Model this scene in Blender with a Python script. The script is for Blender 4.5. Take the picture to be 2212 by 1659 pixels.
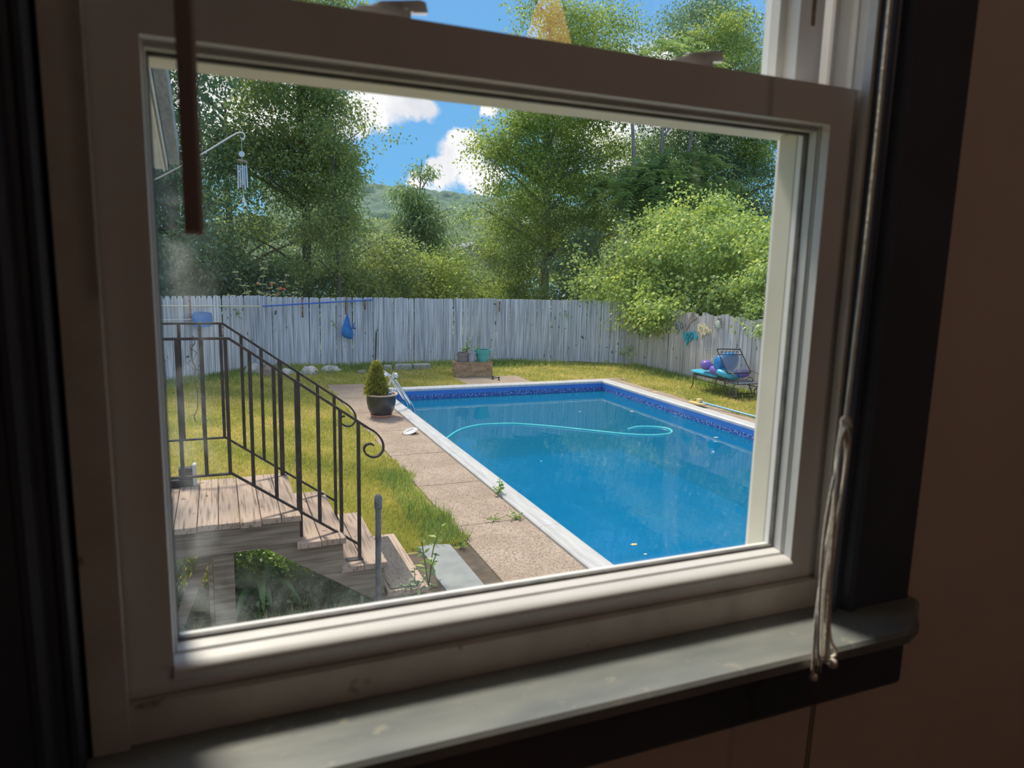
import bpy, math, random
import numpy as np
from mathutils import Matrix, Vector

for o in list(bpy.data.objects): bpy.data.objects.remove(o)
scene = bpy.context.scene
COL = scene.collection
random.seed(7)
RNG = np.random.default_rng(11)
EYE = 2.6          # camera height above the yard; x runs along the window wall, y out of the house

# ------------------------------------------------------------------ camera
RC = ((0.9248346, -0.0384066, 0.3784254), (-0.3796011, -0.1563962, 0.9118351), (0.0241638, -0.9869474, -0.1592199))
cam = bpy.data.cameras.new('camera')
cam.sensor_width = 36.0
cam.lens = 1535.0 / 2212.0 * 36.0
cam.clip_start, cam.clip_end = 0.02, 2000
cam.dof.use_dof = True
cam.dof.focus_distance = 8.0
cam.dof.aperture_fstop = 8.0
camo = bpy.data.objects.new('camera', cam)
COL.objects.link(camo)
camo.matrix_world = Matrix(((RC[0][0], -RC[0][1], -RC[0][2], 0), (RC[1][0], -RC[1][1], -RC[1][2], 0),
                            (RC[2][0], -RC[2][1], -RC[2][2], EYE), (0, 0, 0, 1)))
scene.camera = camo

# ------------------------------------------------------------------ exposure
vs = scene.view_settings
vs.view_transform = 'Standard'; vs.look = 'None'; vs.gamma = 1.0; vs.use_curve_mapping = False
vs.exposure = 0.0

# ------------------------------------------------------------------ sky with clouds
def world():
    w = bpy.data.worlds.new('sky'); scene.world = w; w.use_nodes = True
    nt = w.node_tree; N = nt.nodes; L = nt.links; N.clear()
    out = N.new('ShaderNodeOutputWorld'); bg = N.new('ShaderNodeBackground'); L.new(bg.outputs[0], out.inputs[0])
    tc = N.new('ShaderNodeTexCoord'); sep = N.new('ShaderNodeSeparateXYZ'); L.new(tc.outputs['Generated'], sep.inputs[0])
    ramp = N.new('ShaderNodeValToRGB'); L.new(sep.outputs['Z'], ramp.inputs[0])
    e = ramp.color_ramp.elements
    e[0].position = 0.0; e[0].color = (0.30, 0.62, 0.92, 1)
    e[1].position = 1.0; e[1].color = (0.10, 0.27, 0.66, 1)
    m = e.new(0.12); m.color = (0.18, 0.49, 0.87, 1)
    m = e.new(0.40); m.color = (0.17, 0.41, 0.80, 1)
    nz = N.new('ShaderNodeTexNoise'); nz.inputs['Scale'].default_value = 13; nz.inputs['Detail'].default_value = 8
    nz.inputs['Roughness'].default_value = 0.62
    L.new(tc.outputs['Generated'], nz.inputs['Vector'])
    sub = N.new('ShaderNodeVectorMath'); sub.operation = 'SUBTRACT'; sub.inputs[1].default_value = (.5, .5, .5)
    L.new(nz.outputs['Color'], sub.inputs[0])
    sc = N.new('ShaderNodeVectorMath'); sc.operation = 'SCALE'; sc.inputs['Scale'].default_value = 0.085
    L.new(sub.outputs[0], sc.inputs[0])
    ad = N.new('ShaderNodeVectorMath'); ad.operation = 'ADD'
    L.new(tc.outputs['Generated'], ad.inputs[0]); L.new(sc.outputs[0], ad.inputs[1])
    rnd = random.Random(5)
    blobs = [((.198, .960, .206), .050), ((.236, .953, .210), .036), ((.165, .967, .192), .045), ((.315, .940, .150), .044), ((.288, .949, .126), .032),
             ((.338, .932, .124), .036), ((.258, .958, .116), .018), ((.345, .917, .203), .022), ((.03, .97, .20), .13), ((.53, .83, .20), .14), ((-.2, .95, .16), .16)]
    for i in range(52):                        # unseen cumulus added over the rest of the sky to raise ambient light
        az = rnd.uniform(0, 6.283); el = math.asin(rnd.uniform(.04, .97))
        d = Vector((math.sin(az) * math.cos(el), math.cos(az) * math.cos(el), math.sin(el)))
        if d.y > .6 and d.z < .62: continue
        blobs.append((tuple(d), rnd.uniform(.16, .30)))
    last = None
    for c, r in blobs:
        s = N.new('ShaderNodeVectorMath'); s.operation = 'SUBTRACT'; s.inputs[1].default_value = c
        L.new(ad.outputs[0], s.inputs[0])
        mu = N.new('ShaderNodeVectorMath'); mu.operation = 'MULTIPLY'; mu.inputs[1].default_value = (1, 1, 1.45)
        L.new(s.outputs[0], mu.inputs[0])
        le = N.new('ShaderNodeVectorMath'); le.operation = 'LENGTH'; L.new(mu.outputs[0], le.inputs[0])
        mr = N.new('ShaderNodeMapRange'); mr.interpolation_type = 'SMOOTHSTEP'
        mr.inputs['From Min'].default_value = r * 1.08; mr.inputs['From Max'].default_value = r * .66
        L.new(le.outputs['Value'], mr.inputs['Value'])
        if last is None: last = mr.outputs[0]
        else:
            mx = N.new('ShaderNodeMath'); mx.operation = 'MAXIMUM'; L.new(last, mx.inputs[0]); L.new(mr.outputs[0], mx.inputs[1]); last = mx.outputs[0]
    n2 = N.new('ShaderNodeTexNoise'); n2.inputs['Scale'].default_value = 7; n2.inputs['Detail'].default_value = 5
    L.new(ad.outputs[0], n2.inputs['Vector'])
    cr = N.new('ShaderNodeValToRGB'); L.new(n2.outputs['Fac'], cr.inputs[0])
    cr.color_ramp.elements[0].position = .38; cr.color_ramp.elements[0].color = (.70, .70, .79, 1)
    cr.color_ramp.elements[1].position = .60; cr.color_ramp.elements[1].color = (1.12, 1.08, 1.06, 1)
    mix = N.new('ShaderNodeMix'); mix.data_type = 'RGBA'
    L.new(last, mix.inputs['Factor']); L.new(ramp.outputs[0], mix.inputs['A']); L.new(cr.outputs[0], mix.inputs['B'])
    L.new(mix.outputs['Result'], bg.inputs['Color']); bg.inputs['Strength'].default_value = 1.12
world()

sun = bpy.data.lights.new('sun', 'SUN'); sun.energy = 4.9; sun.angle = math.radians(10.0); sun.color = (1.0, .88, .72)
suno = bpy.data.objects.new('sun', sun); COL.objects.link(suno)
suno.rotation_euler = Vector((-.13, .51, .85)).to_track_quat('Z', 'Y').to_euler()
suno.location = (-8, 12, 25)

# ------------------------------------------------------------------ materials
def nodes(name):
    m = bpy.data.materials.new(name); m.use_nodes = True
    nt = m.node_tree; b = nt.nodes['Principled BSDF']
    return m, nt.nodes, nt.links, b
def mat(name, c1, c2=None, scale=8, stretch=(1, 1, 1), rough=.6, bump=0., metal=0., spec=.5, band=(.35, .65), rnd=0., detail=5, speck=None, world_co=False, emis=None):
    m, N, L, b = nodes(name)
    b.inputs['Roughness'].default_value = rough; b.inputs['Metallic'].default_value = metal
    b.inputs['Specular IOR Level'].default_value = spec
    b.inputs['Base Color'].default_value = (*c1, 1)
    if c2 is None and not rnd: return m
    tc = N.new('ShaderNodeTexCoord'); mp = N.new('ShaderNodeMapping'); mp.inputs['Scale'].default_value = stretch
    src = tc.outputs['Object']
    if world_co:
        g = N.new('ShaderNodeNewGeometry'); src = g.outputs['Position']
    oi = N.new('ShaderNodeObjectInfo')
    if not world_co:
        cx = N.new('ShaderNodeCombineXYZ'); mm = N.new('ShaderNodeMath'); mm.operation = 'MULTIPLY'; mm.inputs[1].default_value = 57.0
        L.new(oi.outputs['Random'], mm.inputs[0]); L.new(mm.outputs[0], cx.inputs[0]); L.new(mm.outputs[0], cx.inputs[1])
        ad = N.new('ShaderNodeVectorMath'); ad.operation = 'ADD'; L.new(src, ad.inputs[0]); L.new(cx.outputs[0], ad.inputs[1]); src = ad.outputs[0]
    L.new(src, mp.inputs['Vector'])
    nz = N.new('ShaderNodeTexNoise'); nz.inputs['Scale'].default_value = scale; nz.inputs['Detail'].default_value = detail
    L.new(mp.outputs[0], nz.inputs['Vector'])
    r = N.new('ShaderNodeValToRGB'); L.new(nz.outputs['Fac'], r.inputs[0])
    r.color_ramp.elements[0].position = band[0]; r.color_ramp.elements[0].color = (*c1, 1)
    r.color_ramp.elements[1].position = band[1]; r.color_ramp.elements[1].color = (*(c2 or c1), 1)
    col = r.outputs[0]
    if speck:
        n2 = N.new('ShaderNodeTexNoise'); n2.inputs['Scale'].default_value = speck[0]; n2.inputs['Detail'].default_value = 2
        L.new(src, n2.inputs['Vector'])
        r2 = N.new('ShaderNodeValToRGB'); L.new(n2.outputs['Fac'], r2.inputs[0])
        r2.color_ramp.elements[0].position = speck[2]; r2.color_ramp.elements[1].position = speck[3]
        mx = N.new('ShaderNodeMix'); mx.data_type = 'RGBA'; L.new(r2.outputs[0], mx.inputs['Factor']); L.new(col, mx.inputs['A'])
        mx.inputs['B'].default_value = (*speck[1], 1); col = mx.outputs['Result']
    if rnd:
        hv = N.new('ShaderNodeHueSaturation'); L.new(col, hv.inputs['Color'])
        mr = N.new('ShaderNodeMapRange'); mr.inputs['To Min'].default_value = 1 - rnd; mr.inputs['To Max'].default_value = 1 + rnd
        L.new(oi.outputs['Random'], mr.inputs['Value']); L.new(mr.outputs[0], hv.inputs['Value']); col = hv.outputs['Color']
    L.new(col, b.inputs['Base Color'])
    if bump:
        bp = N.new('ShaderNodeBump'); bp.inputs['Strength'].default_value = bump; bp.inputs['Distance'].default_value = .01
        L.new(nz.outputs['Fac'], bp.inputs['Height']); L.new(bp.outputs[0], b.inputs['Normal'])
    return m
def leafmat(name, dark, mid, light, transl=.35, rough=.45, spec=.35):
    m, N, L, b = nodes(name); out = N['Material Output']
    at = N.new('ShaderNodeAttribute'); at.attribute_name = 'tint'
    r = N.new('ShaderNodeValToRGB'); L.new(at.outputs['Fac'], r.inputs[0]); e = r.color_ramp.elements
    e[0].position = 0; e[0].color = (*dark, 1); e[1].position = 1; e[1].color = (*light, 1)
    x = e.new(.5); x.color = (*mid, 1)
    L.new(r.outputs[0], b.inputs['Base Color']); b.inputs['Roughness'].default_value = rough; b.inputs['Specular IOR Level'].default_value = spec
    t = N.new('ShaderNodeBsdfTranslucent')
    hv = N.new('ShaderNodeHueSaturation'); hv.inputs['Hue'].default_value = .485; hv.inputs['Value'].default_value = 1.5; hv.inputs['Saturation'].default_value = 1.1
    L.new(r.outputs[0], hv.inputs['Color']); L.new(hv.outputs[0], t.inputs['Color'])
    mx = N.new('ShaderNodeMixShader'); mx.inputs[0].default_value = transl
    L.new(b.outputs[0], mx.inputs[1]); L.new(t.outputs[0], mx.inputs[2]); L.new(mx.outputs[0], out.inputs['Surface'])
    return m
def glassmat():
    m, N, L, b = nodes('window_glass'); out = N['Material Output']; N.remove(b)
    tr = N.new('ShaderNodeBsdfTransparent'); tr.inputs[0].default_value = (.97, .985, .98, 1)
    gl = N.new('ShaderNodeBsdfGlossy'); gl.inputs['Roughness'].default_value = .004
    ge = N.new('ShaderNodeNewGeometry'); dt = N.new('ShaderNodeVectorMath'); dt.operation = 'DOT_PRODUCT'; L.new(ge.outputs['Incoming'], dt.inputs[0]); L.new(ge.outputs['Normal'], dt.inputs[1])
    ab = N.new('ShaderNodeMath'); ab.operation = 'ABSOLUTE'; L.new(dt.outputs['Value'], ab.inputs[0])
    om = N.new('ShaderNodeMath'); om.operation = 'SUBTRACT'; om.inputs[0].default_value = 1; L.new(ab.outputs[0], om.inputs[1])
    pw = N.new('ShaderNodeMath'); pw.operation = 'POWER'; pw.inputs[1].default_value = 5; L.new(om.outputs[0], pw.inputs[0])
    fr = N.new('ShaderNodeMapRange'); fr.inputs['To Min'].default_value = .035; fr.inputs['To Max'].default_value = 1; L.new(pw.outputs[0], fr.inputs['Value'])
    mx = N.new('ShaderNodeMixShader'); L.new(fr.outputs[0], mx.inputs[0]); L.new(tr.outputs[0], mx.inputs[1]); L.new(gl.outputs[0], mx.inputs[2])
    # dust and old wipe marks, thickest along the left edge and the bottom corner of the pane
    df = N.new('ShaderNodeBsdfTranslucent'); df.inputs[0].default_value = (.85, .9, .92, 1)
    tc = N.new('ShaderNodeTexCoord'); sep = N.new('ShaderNodeSeparateXYZ'); L.new(tc.outputs['Object'], sep.inputs[0])
    ex = N.new('ShaderNodeMapRange'); ex.interpolation_type = 'SMOOTHSTEP'; ex.inputs['From Min'].default_value = .012; ex.inputs['From Max'].default_value = -.042; ex.inputs['To Max'].default_value = .13
    L.new(sep.outputs['X'], ex.inputs['Value'])
    ez = N.new('ShaderNodeMapRange'); ez.interpolation_type = 'SMOOTHSTEP'; ez.inputs['From Min'].default_value = -.24; ez.inputs['From Max'].default_value = -.33; ez.inputs['To Max'].default_value = .07
    L.new(sep.outputs['Z'], ez.inputs['Value'])
    er = N.new('ShaderNodeMapRange'); er.inputs['From Min'].default_value = .45; er.inputs['From Max'].default_value = .05
    L.new(sep.outputs['X'], er.inputs['Value'])
    m1 = N.new('ShaderNodeMath'); m1.operation = 'MULTIPLY'; L.new(ez.outputs[0], m1.inputs[0]); L.new(er.outputs[0], m1.inputs[1])
    a1 = N.new('ShaderNodeMath'); a1.operation = 'ADD'; L.new(ex.outputs[0], a1.inputs[0]); L.new(m1.outputs[0], a1.inputs[1])
    nz = N.new('ShaderNodeTexNoise'); nz.inputs['Scale'].default_value = 26; nz.inputs['Detail'].default_value = 5; nz.inputs['Distortion'].default_value = 1.2
    L.new(tc.outputs['Object'], nz.inputs['Vector'])
    nr = N.new('ShaderNodeMapRange'); nr.inputs['From Min'].default_value = .38; nr.inputs['From Max'].default_value = .72; L.new(nz.outputs['Fac'], nr.inputs['Value'])
    m2 = N.new('ShaderNodeMath'); m2.operation = 'MULTIPLY'; L.new(a1.outputs[0], m2.inputs[0]); L.new(nr.outputs[0], m2.inputs[1])
    a2 = N.new('ShaderNodeMath'); a2.operation = 'ADD'; a2.inputs[1].default_value = .004; L.new(m2.outputs[0], a2.inputs[0])
    m3 = N.new('ShaderNodeMixShader'); L.new(a2.outputs[0], m3.inputs[0]); L.new(mx.outputs[0], m3.inputs[1]); L.new(df.outputs[0], m3.inputs[2])
    L.new(m3.outputs[0], out.inputs['Surface'])
    return m
def watermat():
    m, N, L, b = nodes('pool_water'); out = N['Material Output']; N.remove(b)
    tr = N.new('ShaderNodeBsdfTransparent'); tr.inputs[0].default_value = (.16, .60, .86, 1)
    gl = N.new('ShaderNodeBsdfGlossy'); gl.inputs['Roughness'].default_value = .02
    cl = N.new('ShaderNodeBsdfDiffuse'); cl.inputs[0].default_value = (.0, .285, .52, 1)
    fr = N.new('ShaderNodeFresnel'); fr.inputs['IOR'].default_value = 1.38
    tc = N.new('ShaderNodeTexCoord'); mp = N.new('ShaderNodeMapping'); mp.inputs['Scale'].default_value = (1, .45, 1); L.new(tc.outputs['Object'], mp.inputs[0])
    nz = N.new('ShaderNodeTexNoise'); nz.inputs['Scale'].default_value = 3.2; nz.inputs['Detail'].default_value = 4; L.new(mp.outputs[0], nz.inputs['Vector'])
    bp = N.new('ShaderNodeBump'); bp.inputs['Strength'].default_value = .06; bp.inputs['Distance'].default_value = .05; L.new(nz.outputs['Fac'], bp.inputs['Height'])
    L.new(bp.outputs[0], gl.inputs['Normal']); L.new(bp.outputs[0], fr.inputs['Normal'])
    m0 = N.new('ShaderNodeMixShader'); m0.inputs[0].default_value = .45; L.new(tr.outputs[0], m0.inputs[1]); L.new(cl.outputs[0], m0.inputs[2])
    mx = N.new('ShaderNodeMixShader'); L.new(fr.outputs[0], mx.inputs[0]); L.new(m0.outputs[0], mx.inputs[1]); L.new(gl.outputs[0], mx.inputs[2])
    L.new(mx.outputs[0], out.inputs['Surface'])
    return m
def linermat():
    # printed vinyl: small dark tiles, a pale wave border, plain blue, white waterline
    m, N, L, b = nodes('pool_liner'); b.inputs['Roughness'].default_value = .35
    g = N.new('ShaderNodeNewGeometry'); sep = N.new('ShaderNodeSeparateXYZ'); L.new(g.outputs['Position'], sep.inputs[0])
    su = N.new('ShaderNodeMath'); su.operation = 'ADD'; L.new(sep.outputs['X'], su.inputs[0]); L.new(sep.outputs['Y'], su.inputs[1])
    cb = N.new('ShaderNodeCombineXYZ'); L.new(su.outputs[0], cb.inputs[0]); L.new(sep.outputs['Z'], cb.inputs[1])
    br = N.new('ShaderNodeTexBrick'); L.new(cb.outputs[0], br.inputs['Vector']); br.offset = 0
    br.inputs['Scale'].default_value = 1; br.inputs['Brick Width'].default_value = .03; br.inputs['Row Height'].default_value = .03; br.inputs['Mortar Size'].default_value = .003
    br.inputs['Color1'].default_value = (.010, .115, .46, 1); br.inputs['Color2'].default_value = (.018, .16, .58, 1); br.inputs['Mortar'].default_value = (.04, .27, .70, 1)
    wv = N.new('ShaderNodeTexNoise'); wv.inputs['Scale'].default_value = 1; wv.inputs['Detail'].default_value = 3
    mp = N.new('ShaderNodeMapping'); mp.inputs['Scale'].default_value = (26, 34, 1); mp.inputs['Rotation'].default_value = (0, 0, .6); L.new(cb.outputs[0], mp.inputs[0]); L.new(mp.outputs[0], wv.inputs['Vector'])
    wr = N.new('ShaderNodeValToRGB'); L.new(wv.outputs['Fac'], wr.inputs[0]); wr.color_ramp.elements[0].position = .50; wr.color_ramp.elements[1].position = .60
    wr.color_ramp.elements[0].color = (.004, .06, .30, 1); wr.color_ramp.elements[1].color = (.25, .46, .74, 1)
    def step(lo, hi):
        a = N.new('ShaderNodeMath'); a.operation = 'GREATER_THAN'; a.inputs[1].default_value = lo; L.new(sep.outputs['Z'], a.inputs[0])
        c = N.new('ShaderNodeMath'); c.operation = 'LESS_THAN'; c.inputs[1].default_value = hi; L.new(sep.outputs['Z'], c.inputs[0])
        d = N.new('ShaderNodeMath'); d.operation = 'MULTIPLY'; L.new(a.outputs[0], d.inputs[0]); L.new(c.outputs[0], d.inputs[1]); return d.outputs[0]
    def mix(f, a, bb):
        x = N.new('ShaderNodeMix'); x.data_type = 'RGBA'; L.new(f, x.inputs['Factor'])
        for s, v in (('A', a), ('B', bb)):
            if isinstance(v, tuple): x.inputs[s].default_value = v
            else: L.new(v, x.inputs[s])
        return x.outputs['Result']
    c = mix(step(-.135, .2), (.006, .13, .46, 1), br.outputs['Color'])
    c = mix(step(-.18, -.10), c, wr.outputs[0])
    L.new(c, b.inputs['Base Color'])
    return m

MT = dict(
    white=mat('white_paint', (.76, .76, .76), (.82, .82, .82), scale=14, rough=.45, band=(.3, .7)),
    whitedirty=mat('aged_white_paint', (.60, .58, .54), (.70, .68, .64), scale=22, rough=.55, band=(.35, .6), speck=(40, (.30, .25, .19), .70, .78)),
    cream=mat('cream_vinyl', (.66, .63, .53), (.72, .69, .60), scale=10, rough=.5),
    gasket=mat('grey_gasket', (.10, .10, .10), (.18, .17, .15), scale=60, rough=.7),
    slate=mat('slate_trim_paint', (.055, .068, .105), (.072, .086, .125), scale=10, rough=.42),
    sill=mat('worn_slate_sill_paint', (.17, .19, .19), (.27, .285, .27), scale=9, stretch=(1, 3, 1), rough=.38, band=(.3, .7), bump=.15, speck=(55, (.34, .33, .28), .66, .75)),
    wall=mat('brown_beige_wall_paint', (.72, .61, .55), (.76, .65, .59), scale=5, rough=.8, bump=.03),
    ceil=mat('ceiling_paint', (.7, .68, .64)),
    floorm=mat('floor_wood', (.22, .13, .07), (.30, .18, .10), scale=4, stretch=(1, 8, 1)),
    cordm=mat('cream_cord', (.74, .68, .58), (.86, .80, .70), scale=180, rough=.8, bump=.3),
    beadm=mat('cream_plastic', (.70, .64, .56), rough=.3),
    wandm=mat('brown_blind_plastic', (.30, .235, .22), (.33, .26, .245), scale=12, rough=.3),
    wandend=mat('pale_wand_end', (.62, .60, .56), rough=.3),
    rustslot=mat('rusty_latch', (.16, .09, .05), (.28, .18, .09), scale=60),
    concrete=mat('exposed_concrete', (.335, .262, .20), (.425, .345, .275), scale=2.2, rough=.9, detail=8, bump=.2, speck=(70, (.20, .145, .11), .50, .60), world_co=True),
    bluestone=mat('bluestone', (.22, .24, .245), (.29, .31, .31), scale=6, rough=.8, bump=.2),
    coping=mat('white_coping', (.50, .50, .51), (.60, .60, .60), scale=5, stretch=(4, .6, 1), rough=.35, world_co=True),
    liner=linermat(), water=watermat(), glass=glassmat(),
    linerfloor=mat('blue_vinyl_floor', (.01, .22, .50), (.03, .30, .58), scale=3, rough=.5, world_co=True),
    fence=mat('weathered_fence_wood', (.31, .32, .36), (.80, .815, .88), scale=3.2, stretch=(16, 16, .55), rough=.85, bump=.35, rnd=.13, detail=7, speck=(9, (.10, .09, .09), .70, .74)),
    fence2=mat('grey_brown_fence_wood', (.34, .315, .30), (.68, .645, .625), scale=3.4, stretch=(16, 16, .6), rough=.85, bump=.35, rnd=.16, detail=7, speck=(9, (.10, .08, .07), .70, .74)),
    deck=mat('weathered_deck_wood', (.15, .11, .085), (.44, .335, .265), scale=3.4, stretch=(17, .75, 8), rough=.85, bump=.5, rnd=.10, detail=8, band=(.30, .50), speck=(14, (.09, .07, .055), .70, .73)),
    beam=mat('dark_weathered_timber', (.15, .12, .09), (.31, .255, .195), scale=3, stretch=(.8, 6, 14), rough=.9, bump=.4, detail=7),
    mat_=mat('dark_rubber_mat', (.055, .05, .05), (.11, .10, .10), scale=90, stretch=(1, .2, 1), rough=.9, bump=.6),
    iron=mat('dark_iron', (.022, .020, .022), (.055, .042, .036), scale=18, rough=.5, metal=.3, speck=(16, (.16, .075, .045), .66, .74)),
    iron2=mat('wrought_iron', (.035, .03, .03), (.07, .055, .05), scale=18, rough=.5, metal=.3),
    chrome=mat('stainless_steel', (.75, .77, .80), rough=.14, metal=1.0),
    galv=mat('galvanised_pipe', (.10, .11, .13), (.20, .22, .25), scale=12, rough=.5, metal=.4),
    hose=mat('aqua_hose', (.06, .52, .56), (.10, .60, .62), scale=6, rough=.35),
    potglaze=mat('black_brown_glaze', (.022, .022, .026), (.085, .078, .075), scale=5, rough=.28, band=(.4, .75)),
    terracotta=mat('terracotta', (.38, .17, .11), (.48, .24, .16), scale=9, rough=.8),
    rim=mat('tan_pot_rim', (.50, .36, .27), (.58, .43, .33), scale=9, rough=.55),
    soil=mat('soil', (.045, .03, .02), (.10, .07, .05), scale=30, rough=1, bump=.6),
    crate=mat('crate_wood', (.30, .19, .10), (.50, .35, .21), scale=2.4, stretch=(2, 2, 5), rough=.85, detail=6, bump=.2, speck=(9, (.17, .10, .06), .62, .72)),
    tpot=mat('teal_plastic', (.07, .38, .36), (.09, .44, .42), scale=5, rough=.4),
    gpot=mat('taupe_plastic', (.21, .18, .18), (.26, .22, .22), scale=5, rough=.55),
    lpot=mat('lilac_grey_plastic', (.36, .35, .42), (.42, .41, .48), scale=5, rough=.5),
    stone=mat('white_grey_stone', (.30, .29, .27), (.62, .60, .57), scale=6, rough=.9, bump=.6),
    stonebrown=mat('brown_stone', (.25, .19, .16), (.40, .32, .28), scale=6, rough=.9, bump=.6),
    block=mat('grey_concrete_block', (.30, .30, .29), (.42, .42, .40), scale=14, rough=.95, bump=.4),
    bluepole=mat('blue_pole', (.03, .14, .58), (.04, .17, .64), scale=9, rough=.35),
    creampole=mat('cream_pole', (.68, .64, .48), (.74, .70, .56), scale=9, rough=.4),
    skypole=mat('light_blue_pole', (.16, .42, .66), (.20, .48, .72), scale=9, rough=.4),
    whitepole=mat('white_pole', (.72, .74, .76), rough=.4),
    bluenet=mat('blue_net', (.02, .17, .52), (.04, .26, .66), scale=26, stretch=(1, 1, .3), rough=.6, bump=.3),
    rust=mat('rusty_strap', (.16, .055, .03), (.42, .34, .30), scale=22, stretch=(1, 1, 1), rough=.9, band=(.45, .65)),
    greenpost=mat('dark_green_post', (.012, .032, .024), rough=.6),
    tealsign=mat('teal_sign_paint', (.02, .34, .44), (.03, .40, .50), scale=9),
    creamsign=mat('pale_yellow_sign_paint', (.72, .62, .36), (.78, .68, .44), scale=9),
    silversign=mat('silver_sign_paint', (.40, .42, .46), (.52, .54, .58), scale=9, metal=.3, rough=.4),
    ringsign=mat('sign_incised_line', (.03, .05, .06)),
    driftwood=mat('grey_driftwood', (.24, .19, .17), (.40, .34, .31), scale=12),
    crabm=mat('pale_green_shell', (.52, .58, .46), (.62, .66, .55), scale=14),
    crabdark=mat('dark_crab_legs', (.09, .11, .10), (.40, .42, .38), scale=18),
    bluefloat=mat('blue_inflatable', (.02, .22, .60), (.03, .27, .66), scale=4, rough=.28),
    aquafloat=mat('aqua_inflatable', (.05, .43, .62), (.07, .48, .66), scale=4, rough=.3),
    purplefloat=mat('purple_inflatable', (.19, .13, .48), (.23, .16, .54), scale=4, rough=.3),
    whitefloat=mat('white_inflatable', (.78, .80, .82), rough=.3),
    sling=mat('grey_blue_mesh_sling', (.20, .23, .29), (.26, .29, .36), scale=60, rough=.6),
    rubber=mat('grey_wheel_rubber', (.16, .16, .15), (.22, .22, .20), scale=9, rough=.8),
    yellowplastic=mat('straw_yellow_plastic', (.66, .50, .20), (.72, .56, .26), scale=9, rough=.6),
    blackplastic=mat('black_plastic', (.012, .013, .018), (.03, .032, .04), scale=16, rough=.45),
    greyplastic=mat('pale_grey_plastic', (.50, .52, .55), rough=.5),
    bark=mat('bark', (.085, .065, .05), (.19, .15, .125), scale=6, stretch=(3, 3, .8), rough=.95, bump=.5),
    barkgrey=mat('grey_bark', (.20, .17, .16), (.34, .30, .28), scale=6, stretch=(3, 3, .8), rough=.95, bump=.5),
    stem=mat('green_stem', (.10, .16, .04), (.16, .22, .06), scale=8),
    apple=mat('red_apple', (.50, .09, .04), (.62, .25, .12), scale=3, rough=.35),
    alu=mat('aluminium', (.62, .64, .68), rough=.3, metal=.8),
    rope=mat('dry_vine', (.10, .08, .06), (.18, .14, .10), scale=20),
    porchpaint=mat('porch_white_paint', (.62, .60, .58), (.70, .68, .66), scale=6, rough=.7),
    porchwood=mat('porch_raw_wood', (.33, .27, .22), (.44, .37, .31), scale=4, stretch=(10, .7, 10), rough=.9),
    porchgrey=mat('porch_grey_board', (.22, .24, .25), (.34, .36, .37), scale=4, stretch=(12, .6, 12), rough=.8),
    housewall=mat('pale_blue_siding', (.50, .60, .70), (.56, .66, .74), scale=4, stretch=(.3, .3, 6)),
    houseroof=mat('grey_shingles', (.16, .16, .18), (.24, .24, .26), scale=9),
    housewin=mat('house_window_glass', (.03, .04, .05), rough=.1),
    lawn=mat('lawn_soil_and_thatch', (.22, .205, .055), (.36, .31, .11), scale=1.6, rough=1, detail=9, bump=.4, world_co=True, speck=(5, (.11, .14, .028), .46, .60)),
    underdeck=mat('bare_soil', (.07, .055, .04), (.13, .10, .07), scale=7, rough=1, bump=.5),
    hillm=mat('hazy_wooded_hill', (.09, .16, .12), (.15, .23, .17), scale=.06, rough=1, detail=8, world_co=True),  # bluish green: distance haze is put into the base colour
    hill2m=mat('dark_wooded_hill', (.06, .11, .06), (.12, .17, .08), scale=.15, rough=1, detail=8, world_co=True),
    lilyleaf=mat('strap_leaf_green', (.07, .17, .05), (.11, .23, .07), scale=8, rough=.4),
    curtain=mat('lamp_brass', (.35, .22, .09), metal=.8, rough=.3),
)
LF = dict(
    dark=leafmat('dark_leaves', (0.100, 0.173, 0.109), (0.163, 0.265, 0.146), (0.274, 0.383, 0.163), .42, .48, .35),
    mid=leafmat('mid_green_leaves', (0.155, 0.237, 0.109), (0.255, 0.346, 0.137), (0.455, 0.510, 0.155), .46, .48, .35),
    yellow=leafmat('yellow_green_leaves', (0.182, 0.270, 0.094), (0.281, 0.385, 0.110), (0.473, 0.550, 0.127), .45, .48, .35),
    sumac=leafmat('sumac_leaves', (.150, .260, .110), (.230, .350, .130), (.360, .460, .150), .42, .42, .5),
    vine=leafmat('vine_leaves', (0.209, 0.318, 0.132), (0.326, 0.465, 0.155), (0.620, 0.698, 0.171), .36, .48, .35),
    feather=leafmat('feathery_leaves', (0.147, 0.248, 0.132), (0.233, 0.342, 0.163), (0.373, 0.482, 0.186), .44, .42, .5),
    grass=leafmat('grass_blades', (0.263, 0.312, 0.069), (0.500, 0.500, 0.119), (0.750, 0.637, 0.250), .35, .6, .2),
    tallgrass=leafmat('tall_grass_blades', (0.125, 0.225, 0.062), (0.250, 0.362, 0.100), (0.475, 0.537, 0.150), .35, .6, .2),
    conifer=leafmat('dwarf_conifer_needles', (.180, .210, .040), (.320, .340, .060), (.500, .480, .090), .25, .7, .2),
    weed=leafmat('weed_leaves', (0.121, 0.231, 0.066), (0.220, 0.363, 0.088), (0.396, 0.528, 0.110), .38, .42, .5),
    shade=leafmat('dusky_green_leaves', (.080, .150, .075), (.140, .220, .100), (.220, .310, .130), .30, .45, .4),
    apple=leafmat('apple_leaves', (.52, .56, .26), (.66, .68, .34), (.80, .78, .44), .50, .45, .4),
)

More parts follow.
